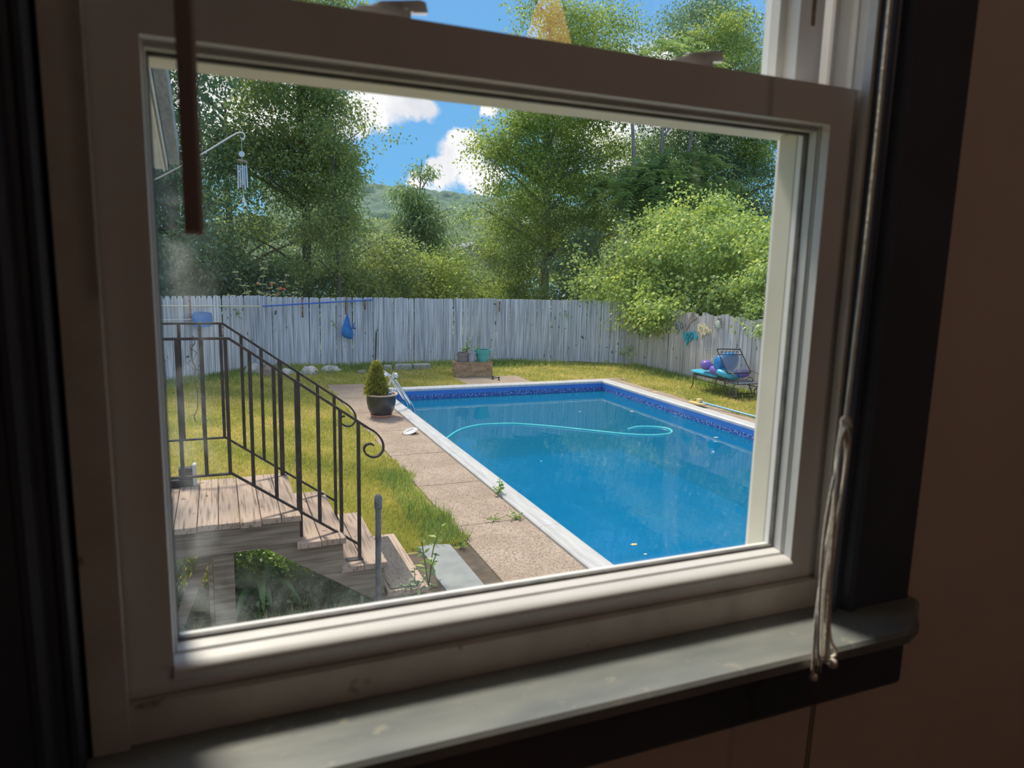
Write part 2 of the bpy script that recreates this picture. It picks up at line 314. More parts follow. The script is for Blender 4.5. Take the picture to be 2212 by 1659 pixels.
# ------------------------------------------------------------------ building helpers
def tag(o, label=None, cat=None, group=None, kind=None):
    if label: o['label'] = label
    if cat: o['category'] = cat
    if group: o['group'] = group
    if kind: o['kind'] = kind
    return o
def thing(name, loc=(0, 0, 0), label=None, cat=None, group=None, kind=None, parent=None):
    o = bpy.data.objects.new(name, None); COL.objects.link(o)
    o.empty_display_size = .1
    if parent: o.parent = parent; o.location = Vector(loc) - wloc(parent)
    else: o.location = loc
    return tag(o, label, cat, group, kind)
def wloc(o):
    v = Vector(o.location)
    while o.parent: o = o.parent; v += Vector(o.location)
    return v
class MB:
    """collects shapes in world coordinates; build() links them as one mesh object"""
    def __init__(s): s.v = []; s.f = []; s.m = []; s.mi = 0
    def add(s, vs, fs):
        n = len(s.v); s.v += [tuple(v) for v in vs]; s.f += [tuple(i + n for i in f) for f in fs]; s.m += [s.mi] * len(fs); return s
    def box(s, x0, x1, y0, y1, z0, z1, b=0.0):
        if b <= 0:
            return s.add([(x0, y0, z0), (x1, y0, z0), (x1, y1, z0), (x0, y1, z0), (x0, y0, z1), (x1, y0, z1), (x1, y1, z1), (x0, y1, z1)],
                         [(0, 3, 2, 1), (4, 5, 6, 7), (0, 1, 5, 4), (1, 2, 6, 5), (2, 3, 7, 6), (3, 0, 4, 7)])
        # bevelled along all top and bottom edges
        r = []
        for z, i in ((z0, b), (z0 + b, 0), (z1 - b, 0), (z1, b)):
            r.append([(x0 + i, y0 + b * (i == 0) * 0 + i, z), (x1 - i, y0 + i, z), (x1 - i, y1 - i, z), (x0 + i, y1 - i, z)])
        vs = sum(r, []); fs = [(0, 3, 2, 1), (12, 13, 14, 15)]
        for k in range(3):
            for j in range(4):
                a = k * 4 + j; c = k * 4 + (j + 1) % 4; fs.append((a, c, c + 4, a + 4))
        return s.add(vs, fs)
    def prism(s, pts, d, axis):
        """polygon pts (2-D) extruded between d[0] and d[1] along axis x, y or z"""
        n = len(pts)
        def P(p, t): return {'x': (t, p[0], p[1]), 'y': (p[0], t, p[1]), 'z': (p[0], p[1], t)}[axis]
        vs = [P(p, d[0]) for p in pts] + [P(p, d[1]) for p in pts]
        fs = [tuple(range(n - 1, -1, -1)), tuple(range(n, 2 * n))] + [(i, (i + 1) % n, n + (i + 1) % n, n + i) for i in range(n)]
        return s.add(vs, fs)
    def tube(s, pts, r, n=8, cap=True):
        pts = [Vector(p) for p in pts]; k = len(pts)
        rs = r if isinstance(r, (list, tuple)) else [r] * k
        ref = None; rings = []
        for i in range(k):
            t = (pts[min(i + 1, k - 1)] - pts[max(i - 1, 0)]).normalized()
            if ref is None:
                ref = Vector((0, 0, 1)) if abs(t.z) < .9 else Vector((1, 0, 0))
            u = (ref - t * ref.dot(t))
            if u.length < 1e-5: u = t.orthogonal()
            u.normalize(); w = t.cross(u); ref = u
            rings.append([pts[i] + (u * math.cos(a) + w * math.sin(a)) * rs[i] for a in [2 * math.pi * (j + .5) / n for j in range(n)]])
        vs = sum(rings, []); fs = []
        for i in range(k - 1):
            for j in range(n):
                a = i * n + j; b = i * n + (j + 1) % n; fs.append((a, b, b + n, a + n))
        if cap: fs += [tuple(range(n - 1, -1, -1)), tuple(range((k - 1) * n, k * n))]
        return s.add(vs, fs)
    def lathe(s, prof, c, n=24, cap=True):
        vs = []; fs = []; k = len(prof)
        for r, z in prof:
            vs += [(c[0] + r * math.cos(2 * math.pi * j / n), c[1] + r * math.sin(2 * math.pi * j / n), c[2] + z) for j in range(n)]
        for i in range(k - 1):
            for j in range(n):
                a = i * n + j; b = i * n + (j + 1) % n; fs.append((a, b, b + n, a + n))
        if cap: fs += [tuple(range(n - 1, -1, -1)), tuple(range((k - 1) * n, k * n))]
        return s.add(vs, fs)
    def ball(s, c, r, n=12, m=8, sq=(1, 1, 1)):
        prof = [(max(r * math.sin(math.pi * i / m), 1e-4), -r * math.cos(math.pi * i / m)) for i in range(m + 1)]
        k = len(s.v); s.lathe(prof, (0, 0, 0), n)
        for i in range(k, len(s.v)):
            v = s.v[i]; s.v[i] = (v[0] * sq[0] + c[0], v[1] * sq[1] + c[1], v[2] * sq[2] + c[2])
        return s
    def xf(s, mt):
        s.v = [tuple(mt @ Vector(v)) for v in s.v]; return s
    def build(s, name, m, parent=None, smooth=False, loc=None, mesh_only=False):
        o_ = wloc(parent) if parent else Vector(loc if loc is not None else (0, 0, 0))
        me = bpy.data.meshes.new(name)
        me.from_pydata([tuple(Vector(v) - o_) for v in s.v], [], s.f)
        for x in (m if isinstance(m, (list, tuple)) else [m]): me.materials.append(x)
        if any(s.m): me.polygons.foreach_set('material_index', s.m)
        if smooth:
            me.polygons.foreach_set('use_smooth', [True] * len(me.polygons))
            try: me.set_sharp_from_angle(angle=math.radians(38))
            except Exception: pass
        me.update()
        if mesh_only: return me
        o = bpy.data.objects.new(name, me); COL.objects.link(o)
        if parent: o.parent = parent
        elif loc is not None: o.location = loc
        return o
def inst(name, me, parent, loc, rot=(0, 0, 0), scale=(1, 1, 1)):
    o = bpy.data.objects.new(name, me); COL.objects.link(o)
    if parent: o.parent = parent; o.location = Vector(loc) - wloc(parent)
    else: o.location = loc
    o.rotation_euler = rot; o.scale = scale
    return o
def smoothpath(pts, sub=6):
    """Catmull-Rom through the points"""
    P = [Vector(p) for p in pts]; P = [P[0] * 2 - P[1]] + P + [P[-1] * 2 - P[-2]]; out = []
    for i in range(1, len(P) - 2):
        a, b, c, d = P[i - 1:i + 3]
        for k in range(sub):
            t = k / sub
            out.append(.5 * ((2 * b) + (c - a) * t + (2 * a - 5 * b + 4 * c - d) * t * t + (3 * b - a - 3 * c + d) * t ** 3))
    out.append(P[-2]); return out
def nrm(a): return a / np.maximum(np.linalg.norm(a, axis=1, keepdims=True), 1e-9)
def leafobj(name, m, parent, P, A, Nn, Ln, W, tint, fold=.14):
    """leaves as folded four-cornered blades, one mesh"""
    n = len(P); A = nrm(A); B = nrm(np.cross(Nn, A)); Nn = np.cross(A, B)
    Ln = np.broadcast_to(np.asarray(Ln, float), (n,))[:, None]; W = np.broadcast_to(np.asarray(W, float), (n,))[:, None]
    mid = P + A * Ln * .42
    V = np.stack([P, mid + B * W * .5 + Nn * W * fold, P + A * Ln - Nn * Ln * .10, mid - B * W * .5 + Nn * W * fold], 1).reshape(-1, 3)
    o_ = np.array(wloc(parent)) if parent else np.zeros(3)
    V = (V - o_).astype(np.float32)
    me = bpy.data.meshes.new(name)
    me.vertices.add(4 * n); me.vertices.foreach_set('co', V.ravel())
    me.loops.add(4 * n); me.loops.foreach_set('vertex_index', np.arange(4 * n, dtype=np.int32))
    me.polygons.add(n); me.polygons.foreach_set('loop_start', np.arange(0, 4 * n, 4, dtype=np.int32)); me.polygons.foreach_set('loop_total', np.full(n, 4, np.int32))
    at = me.attributes.new('tint', 'FLOAT', 'FACE'); at.data.foreach_set('value', np.clip(tint, 0, 1).astype(np.float32))
    me.materials.append(m); me.update(calc_edges=True)
    o = bpy.data.objects.new(name, me); COL.objects.link(o); o.parent = parent
    return o
def sprays(C, n, spread, flat=.6, droop=.45, size=.11, ratio=.62, rng=RNG, axis=None, tvar=.22, tbase=None):
    """n leaves round each cluster centre -> arrays for leafobj"""
    k = len(C); off = rng.normal(size=(k, n, 3)) * spread * np.array([1, 1, flat])
    P = (C[:, None, :] + off).reshape(-1, 3); o = off.reshape(-1, 3)
    A = nrm(o) * .7 + rng.normal(size=o.shape) * .45 + np.array([0, 0, -droop])
    Nn = np.array([0, 0, 1.]) + rng.normal(size=o.shape) * .55
    Ln = size * rng.uniform(.65, 1.25, len(P)); W = Ln * ratio
    tb = rng.normal(.5, .2, k) if tbase is None else tbase
    t = np.repeat(tb, n) + rng.normal(0, tvar, len(P))
    return P, A, Nn, Ln, W, t
def fronds(C, D, n=3, length=.65, pairs=8, leaf=.15, rng=RNG):
    """feather-shaped compound leaves growing out from each centre along about D"""
    Ps, As, Ns, Ls, T = [], [], [], [], []
    for c, d in zip(C, D):
        tb = rng.normal(.5, .2)
        for _ in range(n):
            a = d + rng.normal(size=3) * .7; a[2] = a[2] * .8 + .15; a /= np.linalg.norm(a)
            side = np.cross(a, [0, 0, 1.]); side /= np.linalg.norm(side) + 1e-9; up = np.cross(side, a)
            ln = length * rng.uniform(.7, 1.2); ts = np.linspace(.12, 1, pairs)
            pos = c + a * (ts * ln)[:, None] + np.array([0, 0, -1.]) * (ts ** 2 * ln * .6)[:, None]
            for sg in (-1, 1):
                Ps.append(pos); As.append(side * sg + a * .35 + np.array([0, 0, -.35]) + rng.normal(size=(pairs, 3)) * .12)
                Ns.append(np.tile(up, (pairs, 1)) + rng.normal(size=(pairs, 3)) * .35)
                Ls.append(leaf * (1.1 - .5 * np.abs(ts - .45))); T.append(np.full(pairs, tb) + rng.normal(0, .12, pairs))
    return np.concatenate(Ps), np.concatenate(As), np.concatenate(Ns), np.concatenate(Ls), np.concatenate(Ls) * .34, np.concatenate(T)
def blobpts(blobs, k, rng=RNG, shell=.5, sub=5):
    """k cluster centres over a crown made of ellipsoids (x,y,z,rx,ry,rz), gathered into leafy pads"""
    B = np.array(blobs, float); w = B[:, 3] * B[:, 5]; w = w / w.sum(); k0 = max(4, k // sub); idx = rng.choice(len(B), k0, p=w)
    d = nrm(rng.normal(size=(k0, 3))); r = (shell + (1 - shell) * rng.random(k0)) ** .8
    S0 = B[idx, :3] + d * r[:, None] * B[idx, 3:6]; q = rng.integers(0, k0, k)
    sg = np.minimum(.34, B[idx[q], 3] * .26)[:, None]
    return S0[q] + rng.normal(size=(k, 3)) * sg * np.array([1, 1, .5]), d[q]
def tree(name, label, group, base, blobs, k, n, spread, size, m, trunk_r=.16, top=None, barkm='bark', nbr=26, frond=False, shell=.45, droop=.45, ratio=.62, lean=(0, 0), cat='tree', trunks=1, tbase=None, seed=0):
    rng = np.random.default_rng(100 + seed)
    t = thing(name, base, label, cat, group)
    bx, by, bz = base
    zs = [b[2] + b[5] * .6 for b in blobs]; top = top or max(zs)
    C, D = blobpts(blobs, k, rng, shell)
    if frond: arr = fronds(C, D, n, spread, 8, size, rng)
    else: arr = sprays(C, int(n * 1.5), spread, droop=droop, size=size * .84, ratio=ratio, rng=rng, tbase=tbase)
    f = leafobj('foliage', LF[m], t, *arr); tag(f, kind='stuff')
    for q in range(trunks):
        ox = (q - (trunks - 1) / 2) * .5
        path = smoothpath([(bx + ox, by, bz - .15), (bx + ox * 1.5 + lean[0] * .3 + .05, by + lean[1] * .3, bz + (top - bz) * .35),
                           (bx + ox * 2.2 + lean[0] * .7 - .08, by + lean[1] * .7, bz + (top - bz) * .7), (bx + ox * 3 + lean[0], by + lean[1], top)], 5)
        MB().tube(path, [trunk_r * (1 - .82 * i / (len(path) - 1)) for i in range(len(path))], 8).build('trunk', MT[barkm], t, True)
    b = MB(); pick = rng.choice(len(C), min(nbr, len(C)), False)
    for i in pick:
        c = Vector(C[i]); z0 = max(bz + .3, min(c.z - .5 - .35 * math.hypot(c.x - bx, c.y - by), top * .95)); fr = (z0 - bz) / max(top - bz, .1)
        a = Vector((bx + lean[0] * fr, by + lean[1] * fr, z0)); mid = a.lerp(c, .5) + Vector((rng.normal() * .15, rng.normal() * .15, .12))
        rr = trunk_r * .30
        b.tube(smoothpath([a, mid, c], 3), [rr * (1 - .8 * j / 6) for j in range(7)], 5, False)
    b.build('branches', MT[barkm], t, True)
    return t

# ================================================================== THE ROOM
def wallbox(name, b, m, label=None):
    o = b.build(name, m); tag(o, label, kind='structure'); return o
Z = EYE
wb = MB()
for x0, x1, z0, z1 in ((-1.5, -.118, 1.0, 3.75), (.690, 2.5, 1.0, 3.75), (-.118, .690, 1.0, Z - .405), (-.118, .690, Z + .80, 3.75)):
    wb.box(x0, x1, .585, .73, z0, z1)
wallbox('wall_front', wb, MT['wall'])
wallbox('wall_left', MB().box(-1.6, -1.5, -2.6, .73, 1.0, 3.75), MT['wall'])
wallbox('wall_right', MB().box(2.5, 2.6, -2.6, .73, 1.0, 3.75), MT['wall'])
wallbox('wall_back', MB().box(-1.6, 2.6, -2.7, -2.6, 1.0, 3.75), MT['wall'])
wallbox('floor', MB().box(-1.6, 2.6, -2.7, .73, .9, 1.0), MT['floorm'])
wallbox('ceiling', MB().box(-1.6, 2.6, -2.7, .73, 3.75, 3.85), MT['ceil'])
wallbox('wall_foundation', MB().box(-1.6, 2.6, .58, .72, -.2, .9), MT['block'])

# ---- window
win = thing('window_1', (.28, .60, Z - .36), 'white painted double-hung window with the lower sash closed', kind='structure')
ls = thing('lower_sash', (.28, .60, Z - .35), parent=win)
def zb(x0, x1, y0, y1, z0, z1, b=0.0): return MB().box(x0, x1, y0, y1, Z + z0, Z + z1, b)
# stiles and rails: front part, groove, inner part
for x0, x1, sg in ((-.086, -.0445, 1), (.606, .648, -1)):
    a = zb(x0, x1, .600, .611, -.350, .198)
    g0, g1 = (x0, x1 - .003) if sg > 0 else (x0 + .003, x1)
    a.box(g0, g1, .611, .6135, Z - .348, Z + .196); a.box(x0, x1, .6135, .645, Z - .348, Z + .196)
    a.build('stile', MT['white'], ls)
a = zb(-.0445, .606, .600, .611, .159, .198); a.box(-.0445, .606, .611, .6135, Z + .163, Z + .196); a.box(-.0445, .606, .6135, .645, Z + .159, Z + .196)
a.build('top_rail', MT['white'], ls)
prof = [(.600, -.350), (.645, -.350), (.645, -.3215), (.629, -.3205), (.6145, -.3225), (.6135, -.3262), (.6115, -.3262), (.611, -.3240), (.603, -.3255), (.5975, -.3275), (.5945, -.3310), (.5943, -.3350), (.5962, -.3390), (.6000, -.3415)]
MB().prism([(y, Z + z) for y, z in prof], (-.0445, .606), 'x').build('bottom_rail', MT['white'], ls, True)
for x0, x1, z0, z1 in ((-.0445, -.0428, -.322, .159), (.6043, .606, -.322, .159)):
    zb(x0, x1, .616, .627, z0, z1).build('glazing_bead', MT['white'], ls)
zb(-.0428, .6043, .616, .627, .1545, .159).build('glazing_bead', MT['whitedirty'], ls)
g = MB()
for x0, x1, z0, z1 in ((-.0445, -.0415, -.3215, .159), (.603, .606, -.3215, .159), (-.0415, .603, .1525, .159), (-.0415, .603, -.3215, -.3185)):
    g.box(x0, x1, .6275, .6345, Z + z0, Z + z1)
g.build('gasket', MT['gasket'], ls)
pane = zb(-.043, .6045, .6295, .6325, -.3205, .157).build('pane', MT['glass'], None, loc=(0, .63, Z)); pane.parent = ls; pane.location = Vector((0, .63, Z)) - wloc(ls)
# sash locks standing on the top rail
for lx, hand in ((.402, 1), (.101, 1)):
    k = MB()
    k.prism([(lx, Z + .1975), (lx + .012, Z + .2040), (lx + .046, Z + .2065), (lx + .0535, Z + .2060), (lx + .0535, Z + .1975)], (.606, .628), 'y')
    k.prism([(lx + .016, Z + .2035), (lx + .030, Z + .2110), (lx + .062, Z + .2165), (lx + .067, Z + .2155), (lx + .069, Z + .2075), (lx + .0575, Z + .2060), (lx + .050, Z + .2085), (lx + .043, Z + .2040)], (.610, .616), 'y')
    k.tube([(lx + .048, .609, Z + .2105), (lx + .048, .617, Z + .2105)], .0023, 12)
    k.build('sash_lock', MT['white'], ls)
# upper sash behind it
us = thing('upper_sash', (.28, .648, Z + .159), parent=win)
zb(.597, .6315, .648, .668, .2, .78).build('stile', MT['white'], us)
zb(.590, .6315, .668, .695, .2, .78).build('stile', MT['white'], us)
zb(-.070, -.035, .648, .695, .2, .78).build('stile', MT['white'], us)
zb(-.070, .6315, .648, .697, .159, .2).build('meeting_rail', MT['cream'], us)
zb(-.070, .6315, .648, .695, .74, .78).build('top_rail', MT['white'], us)
zb(.587, .590, .668, .682, .2, .74).build('glazing_bead', MT['white'], us)
p2 = zb(-.036, .591, .683, .686, .199, .741).build('pane', MT['glass'], None, loc=(0, .685, Z)); p2.parent = us; p2.location = Vector((0, .685, Z)) - wloc(us)
k = zb(.6135, .6185, .6473, .6483, .272, .74); k.build('latch_slot', MT['rustslot'], us)
# frame: jamb liners, parting strips, stops, sub-sill, outer stops
for s_ in (1, -1):
    X = lambda v: v if s_ > 0 else .562 - v            # mirror about the window's middle line
    def xb(a, b, *r): return zb(min(X(a), X(b)), max(X(a), X(b)), *r)
    xb(.652, .690, .585, .728, -.40, .80).build('jamb', MT['white'], win)
    xb(.6465, .652, .6475, .6525, .20, .80).build('parting_strip', MT['white'], win)
    xb(.6495, .652, .6185, .6245, .20, .80).build('jamb_ridge', MT['white'], win)
    xb(.640, .6655, .5845, .5955, -.384, .80).build('stop', MT['whitedirty'], win)
    xb(.606, .652, .6465, .673, -.348, .158).build('outer_stop', MT['cream'], win)
zb(-.090, .652, .590, .645, -.384, -.3515).build('sub_sill', MT['whitedirty'], win)
zb(-.128, .690, .585, .728, .781, .80).build('head_jamb', MT['white'], win)
MB().prism([(.6455, Z - .352), (.80, Z - .425), (.80, Z - .45), (.6455, Z - .405)], (-.128, .690), 'x').build('outer_sill', MT['cream'], win)
# ---- casings, stool, apron
pr = [(.6655, .5845), (.646, .5845), (.646, .573), (.649, .5695), (.653, .570), (.657, .5745), (.661, .5735), (.6645, .5655), (.669, .562), (.674, .563), (.677, .5665), (.764, .5665), (.764, .5845)]
tag(MB().prism(pr, (Z - .384, Z + 1.0), 'z').build('trim_1', MT['slate'], loc=(.705, .575, Z - .384)), 'slate black moulded window casing beside the blind cords', kind='structure')
pl = [(.562 - x - (.0 if x == .6655 else .023), y) for x, y in pr][::-1]
tag(MB().prism(pl, (Z - .384, Z + 1.0), 'z').build('trim_2', MT['slate'], loc=(-.15, .575, Z - .384)), 'slate black moulded window casing beside the blind wand', kind='structure')
st = MB(); out = [(-.235, .595), (-.235, .549), (-.165, .505), (.693, .505), (.722, .517), (.760, .549), (.772, .556), (.772, .5845), (.646, .5845), (.646, .595)]
lo = [(x, y) for x, y in out]
n = len(out); rings = []
for z, ins in ((Z - .400, .003), (Z - .397, 0), (Z - .3875, 0), (Z - .384, .0035)):
    rings += [(x, y + (ins if y < .56 else 0), z) for x, y in out]
fs = [tuple(range(n)), tuple(range(4 * n - 1, 3 * n - 1, -1))]
for q in range(3):
    for i in range(n): fs.append((q * n + i, (q + 1) * n + i, (q + 1) * n + (i + 1) % n, q * n + (i + 1) % n))
st.add(rings, fs); so = st.build('trim_3', MT['sill'], loc=(.28, .55, Z - .39)); tag(so, 'worn grey window stool catching daylight', kind='structure')
ap = MB().prism([(.5655, Z - .400), (.5655, Z - .492), (.569, Z - .498), (.5845, Z - .498), (.5845, Z - .400)], (-.23, .766), 'x').build('trim_4', MT['slate'], loc=(.28, .57, Z - .45))
tag(ap, 'slate black apron board under the window stool', kind='structure')

# ---- blind wand and cords
t = thing('blind_wand', (-.0125, .50, Z + .018), 'flat brown blind tilt wand hanging before the sash', 'blind wand')
MB().prism([(-.0176, .4965), (-.0172, .4955), (-.0086, .4955), (-.0082, .4965), (-.0082, .5020), (-.0176, .5020)], (Z + .0195, Z + .42), 'z').build('wand', MT['wandm'], t)
MB().box(-.0176, -.0066, .4960, .5024, Z + .0165, Z + .0195, .0006).build('end_cap', MT['wandend'], t)
MB().box(-.0082, -.0062, .4972, .5018, Z + .0195, Z + .42).build('edge_strip', MT['wandend'], t)
t = thing('pull_cord_bundle', (.556, .495, Z - .40), 'bundle of cream blind cords knotted and hanging over the stool', 'blind cord')
cy = .497
MB().tube(smoothpath([(.5565, cy, Z + .42), (.5590, cy, Z + .10), (.5570, cy, Z - .06), (.5553, cy, Z - .133)], 6), .0022, 8).build('cord', MT['cordm'], t, True)
MB().ball((.5553, cy, Z - .138), .0055, 10, 8, (1, .9, 1.3)).tube(smoothpath([(.550, cy, Z - .135), (.5555, cy - .005, Z - .139), (.560, cy, Z - .143)], 4), .0022, 7).build('knot', MT['cordm'], t, True)
str_ = [[(.5545, -.140), (.5475, -.155), (.5480, -.20), (.5500, -.27), (.5530, -.33), (.5560, -.375), (.5600, -.386)],
        [(.5555, -.141), (.5600, -.160), (.5580, -.205), (.5520, -.25), (.5545, -.30), (.5590, -.36), (.5630, -.384)],
        [(.5550, -.141), (.5500, -.175), (.5440, -.215), (.5415, -.26), (.5440, -.32), (.5480, -.37), (.5530, -.39)],
        [(.5560, -.141), (.5615, -.175), (.5600, -.23), (.5575, -.28), (.5600, -.335), (.5660, -.365), (.5740, -.378), (.5750, -.384), (.5685, -.386)],
        [(.5555, -.141), (.5515, -.165), (.5535, -.22), (.5480, -.28), (.5450, -.34), (.5470, -.385), (.5475, -.405)],
        [(.5552, -.141), (.5530, -.18), (.5565, -.24), (.5535, -.30), (.5560, -.35), (.5595, -.384)]]
for i, s_ in enumerate(str_):
    MB().tube(smoothpath([(x, cy - .004 + .0016 * i, Z + z) for x, z in s_], 6), .0017, 7).build('strand', MT['cordm'], t, True)
MB().ball((.5665, cy - .004, Z - .3895), .0052, 14, 10).build('tassel_ball', MT['beadm'], t, True)
MB().ball((.5490, cy + .002, Z - .4045), .0042, 12, 8).build('tassel_ball', MT['beadm'], t, True)
for dx in (0, .004):
    MB().tube(smoothpath([(.5530 + dx, cy, Z - .385), (.5535 + dx, cy + .004, Z - .44), (.5520 + dx, cy + .004, Z - .50), (.5505 + dx, cy + .004, Z - .62)], 4), .0009, 6).build('thin_cord', MT['rope'], t, True)

# ---- ceiling lamp in the room: seen only as a warm reflection in the upper pane
def lamp():
    c = (.985, -.78, 3.36)
    t = thing('ceiling_lamp', (c[0], c[1], 3.75), 'small amber glass ceiling lamp with a ribbed bell shade', 'lamp')
    MB().lathe([(.05, -.03), (.05, 0)], (c[0], c[1], 3.75), 20).build('canopy', MT['curtain'], t, True)
    MB().tube([(c[0], c[1], 3.73), (c[0], c[1], 3.46)], .008, 8).build('rod', MT['curtain'], t, True)
    m, N, L, b = nodes('lit_amber_glass'); b.inputs['Base Color'].default_value = (.5, .2, .05, 1)
    b.inputs['Emission Color'].default_value = (1.0, .47, .14, 1); b.inputs['Emission Strength'].default_value = LAMP
    s = MB(); nn = 28; prof = [(.022, .09), (.030, .07), (.045, .03), (.062, -.03), (.075, -.08)]
    vs = []; fs = []
    for i, (r, z) in enumerate(prof):
        for j in range(nn):
            q = r * (1 + .05 * (j % 2)); a = 2 * math.pi * j / nn; vs.append((c[0] + q * math.cos(a), c[1] + q * math.sin(a), c[2] + z))
    for i in range(len(prof) - 1):
        for j in range(nn): a = i * nn + j; b_ = i * nn + (j + 1) % nn; fs.append((a, b_, b_ + nn, a + nn))
    s.add(vs, fs).build('shade', m, t)
    bl = bpy.data.lights.new('room_fill', 'POINT'); bl.energy = 1.3; bl.color = (.86, .95, 1.0); bl.shadow_soft_size = .05  # added neutral fill light below the shade, brightens the room
    bo = bpy.data.objects.new('room_fill', bl); COL.objects.link(bo); bo.parent = t; bo.location = Vector((c[0], c[1], c[2] - .115)) - wloc(t)
    return t
LAMP = 4.5
lamp()

# ================================================================== THE YARD
PX0, PX1, PY0, PY1 = 3.16, 8.36, 3.6, 14.56      # pool, inside
WL = -.19
g = MB()
for x0, x1, y0, y1 in ((-40, PX0 - .04, .75, 60), (PX1 + .04, 60, .75, 60), (PX0 - .04, PX1 + .04, PY1 + .04, 60), (PX0 - .04, PX1 + .04, .75, PY0 - .04)):
    g.box(x0, x1, y0, y1, -.05, 0)
tag(g.build('ground', MT['lawn']), 'patchy yellow-green lawn ground round the pool', kind='structure')
tag(MB().box(-3, 2.11, 2.2, 6.02, -.01, .012).build('planting_bed', MT['underdeck']), 'bare soil bed under the wooden stairs', kind='structure')
# ---- pool
pool = thing('swimming_pool', (5.7, 9, 0), 'blue vinyl-lined in-ground swimming pool with white coping', 'swimming pool')
w = MB()
w.box(PX0 - .02, PX0, PY0, PY1, -1.4, .03); w.box(PX1, PX1 + .02, PY0, PY1, -1.4, .03); w.box(PX0, PX1, PY1, PY1 + .02, -1.4, .03); w.box(PX0, PX1, PY0 - .02, PY0, -1.4, .03)
w.build('liner_wall', MT['liner'], pool)
MB().box(PX0 - .02, PX1 + .02, PY0 - .02, PY1 + .02, -1.5, -1.4).build('pool_floor', MT['linerfloor'], pool)
MB().add([(PX0, PY0, WL), (PX1, PY0, WL), (PX1, PY1, WL), (PX0, PY1, WL)], [(0, 1, 2, 3)]).build('water', MT['water'], pool)
CW = .245
cp = [(0, -.01), (0, .035), (.012, .050), (.05, .052), (.055, .049), (.13, .049), (.135, .053), (.20, .053), (.232, .045), (.246, .030), (.248, .005), (.246, -.012)]
def coping(kind, a, b):
    m = MB()
    if kind == 'L': m.prism([(PX0 - CW + p, z) for p, z in cp], (a, b), 'y')
    if kind == 'R': m.prism([(PX1 + CW - p, z) for p, z in cp], (a, b), 'y')
    if kind == 'F': m.prism([(PY1 + CW - p, z) for p, z in cp], (a, b), 'x')
    if kind == 'N': m.prism([(PY0 - CW + p, z) for p, z in cp], (a, b), 'x')
    return m.build('coping', MT['coping'], pool, True)
for a, b in ((3.4, 6.2), (6.205, 9.225), (9.232, 12.2), (12.205, 14.56)): coping('L', a, b)
for a, b in ((3.4, 6.6), (6.605, 9.6), (9.605, 12.4), (12.405, 14.56)): coping('R', a, b)
for a, b in ((2.915, 5.6), (5.605, 8.60)): coping('F', a, b)
coping('N', 2.9, 8.6)
# ---- concrete round the pool, slab by slab
wk = thing('walkway', (2.5, 9, 0), 'strip of tan exposed concrete slabs along the pool', kind='structure')
def slab(x0, x1, y0, y1, z=.022): return MB().box(x0, x1, y0, y1, -.06, z, .006).build('slab', MT['concrete'], wk)
for y0, y1 in ((3.4, 5.02), (5.03, 6.53), (6.54, 7.94), (7.95, 9.40), (9.41, 10.9), (10.91, 12.4), (12.41, 13.9), (13.91, 15.62)):
    slab(2.12, 2.905, y0, y1)
slab(5.14, 6.75, 14.83, 16.05, .012); slab(7.7, 9.3, 14.83, 15.10, .012)
for y0, y1 in ((4, 6.5), (6.51, 9.0), (9.01, 11.4), (11.41, 13.2), (13.21, 14.8)): slab(8.63, 8.98, y0, y1, .014)
slab(2.91, 5.13, 14.83, 15.0, .012)
tag(MB().prism([(1.615, 5.0), (1.93, 5.02), (1.925, 6.06), (1.75, 6.11), (1.62, 6.09), (1.655, 5.7), (1.60, 5.4)], (-.03, .045), 'z').build('stepping_stone', MT['bluestone'], loc=(1.77, 5.5, 0)), 'smooth grey bluestone slab between wooden stairs and walkway', 'stepping stone')

# ---- pool ladder
t = thing('pool_ladder', (2.8, 12.9, .02), 'stainless steel pool ladder arching over the white coping', 'pool ladder')
for y in (12.63, 13.16):
    MB().tube(smoothpath([(2.62, y, .0), (2.60, y, .30), (2.64, y, .55), (2.76, y, .66), (2.90, y, .60), (3.05, y, .38), (3.22, y, .12), (3.27, y, .02), (3.29, y, -.12), (3.29, y, -.95)], 5), .024, 10).build('rail', MT['chrome'], t, True)
    MB().lathe([(.045, 0), (.045, .02), (.03, .03)], (2.62, y, .022), 14).build('escutcheon', MT['chrome'], t, True)
for z in (-.42, -.70): MB().box(3.25, 3.33, 12.62, 13.17, z, z + .025).build('tread', MT['whitepole'], t)
# ---- hose afloat
hp = [(max(x_ * .962, 3.19), y_ * .962) for x_, y_ in [(3.30, 11.02), (3.55, 11.42), (3.95, 11.95), (4.40, 12.24), (4.80, 12.25), (5.19, 12.14), (5.8, 11.68), (6.41, 11.10), (6.75, 10.80), (7.07, 10.62), (7.45, 10.58), (7.68, 10.73), (7.75, 10.98), (7.56, 11.20), (7.2, 11.25), (6.85, 11.14), (6.5, 10.98)]]
tag(MB().tube(smoothpath([(x, y, WL + .004 if i < 15 else WL - .05 * (i - 14)) for i, (x, y) in enumerate(hp)], 7), .021, 8).build('pool_hose', MT['hose'], loc=(5.2, 12.1, WL), smooth=True), 'thin aqua hose looping on the pool water', 'hose')
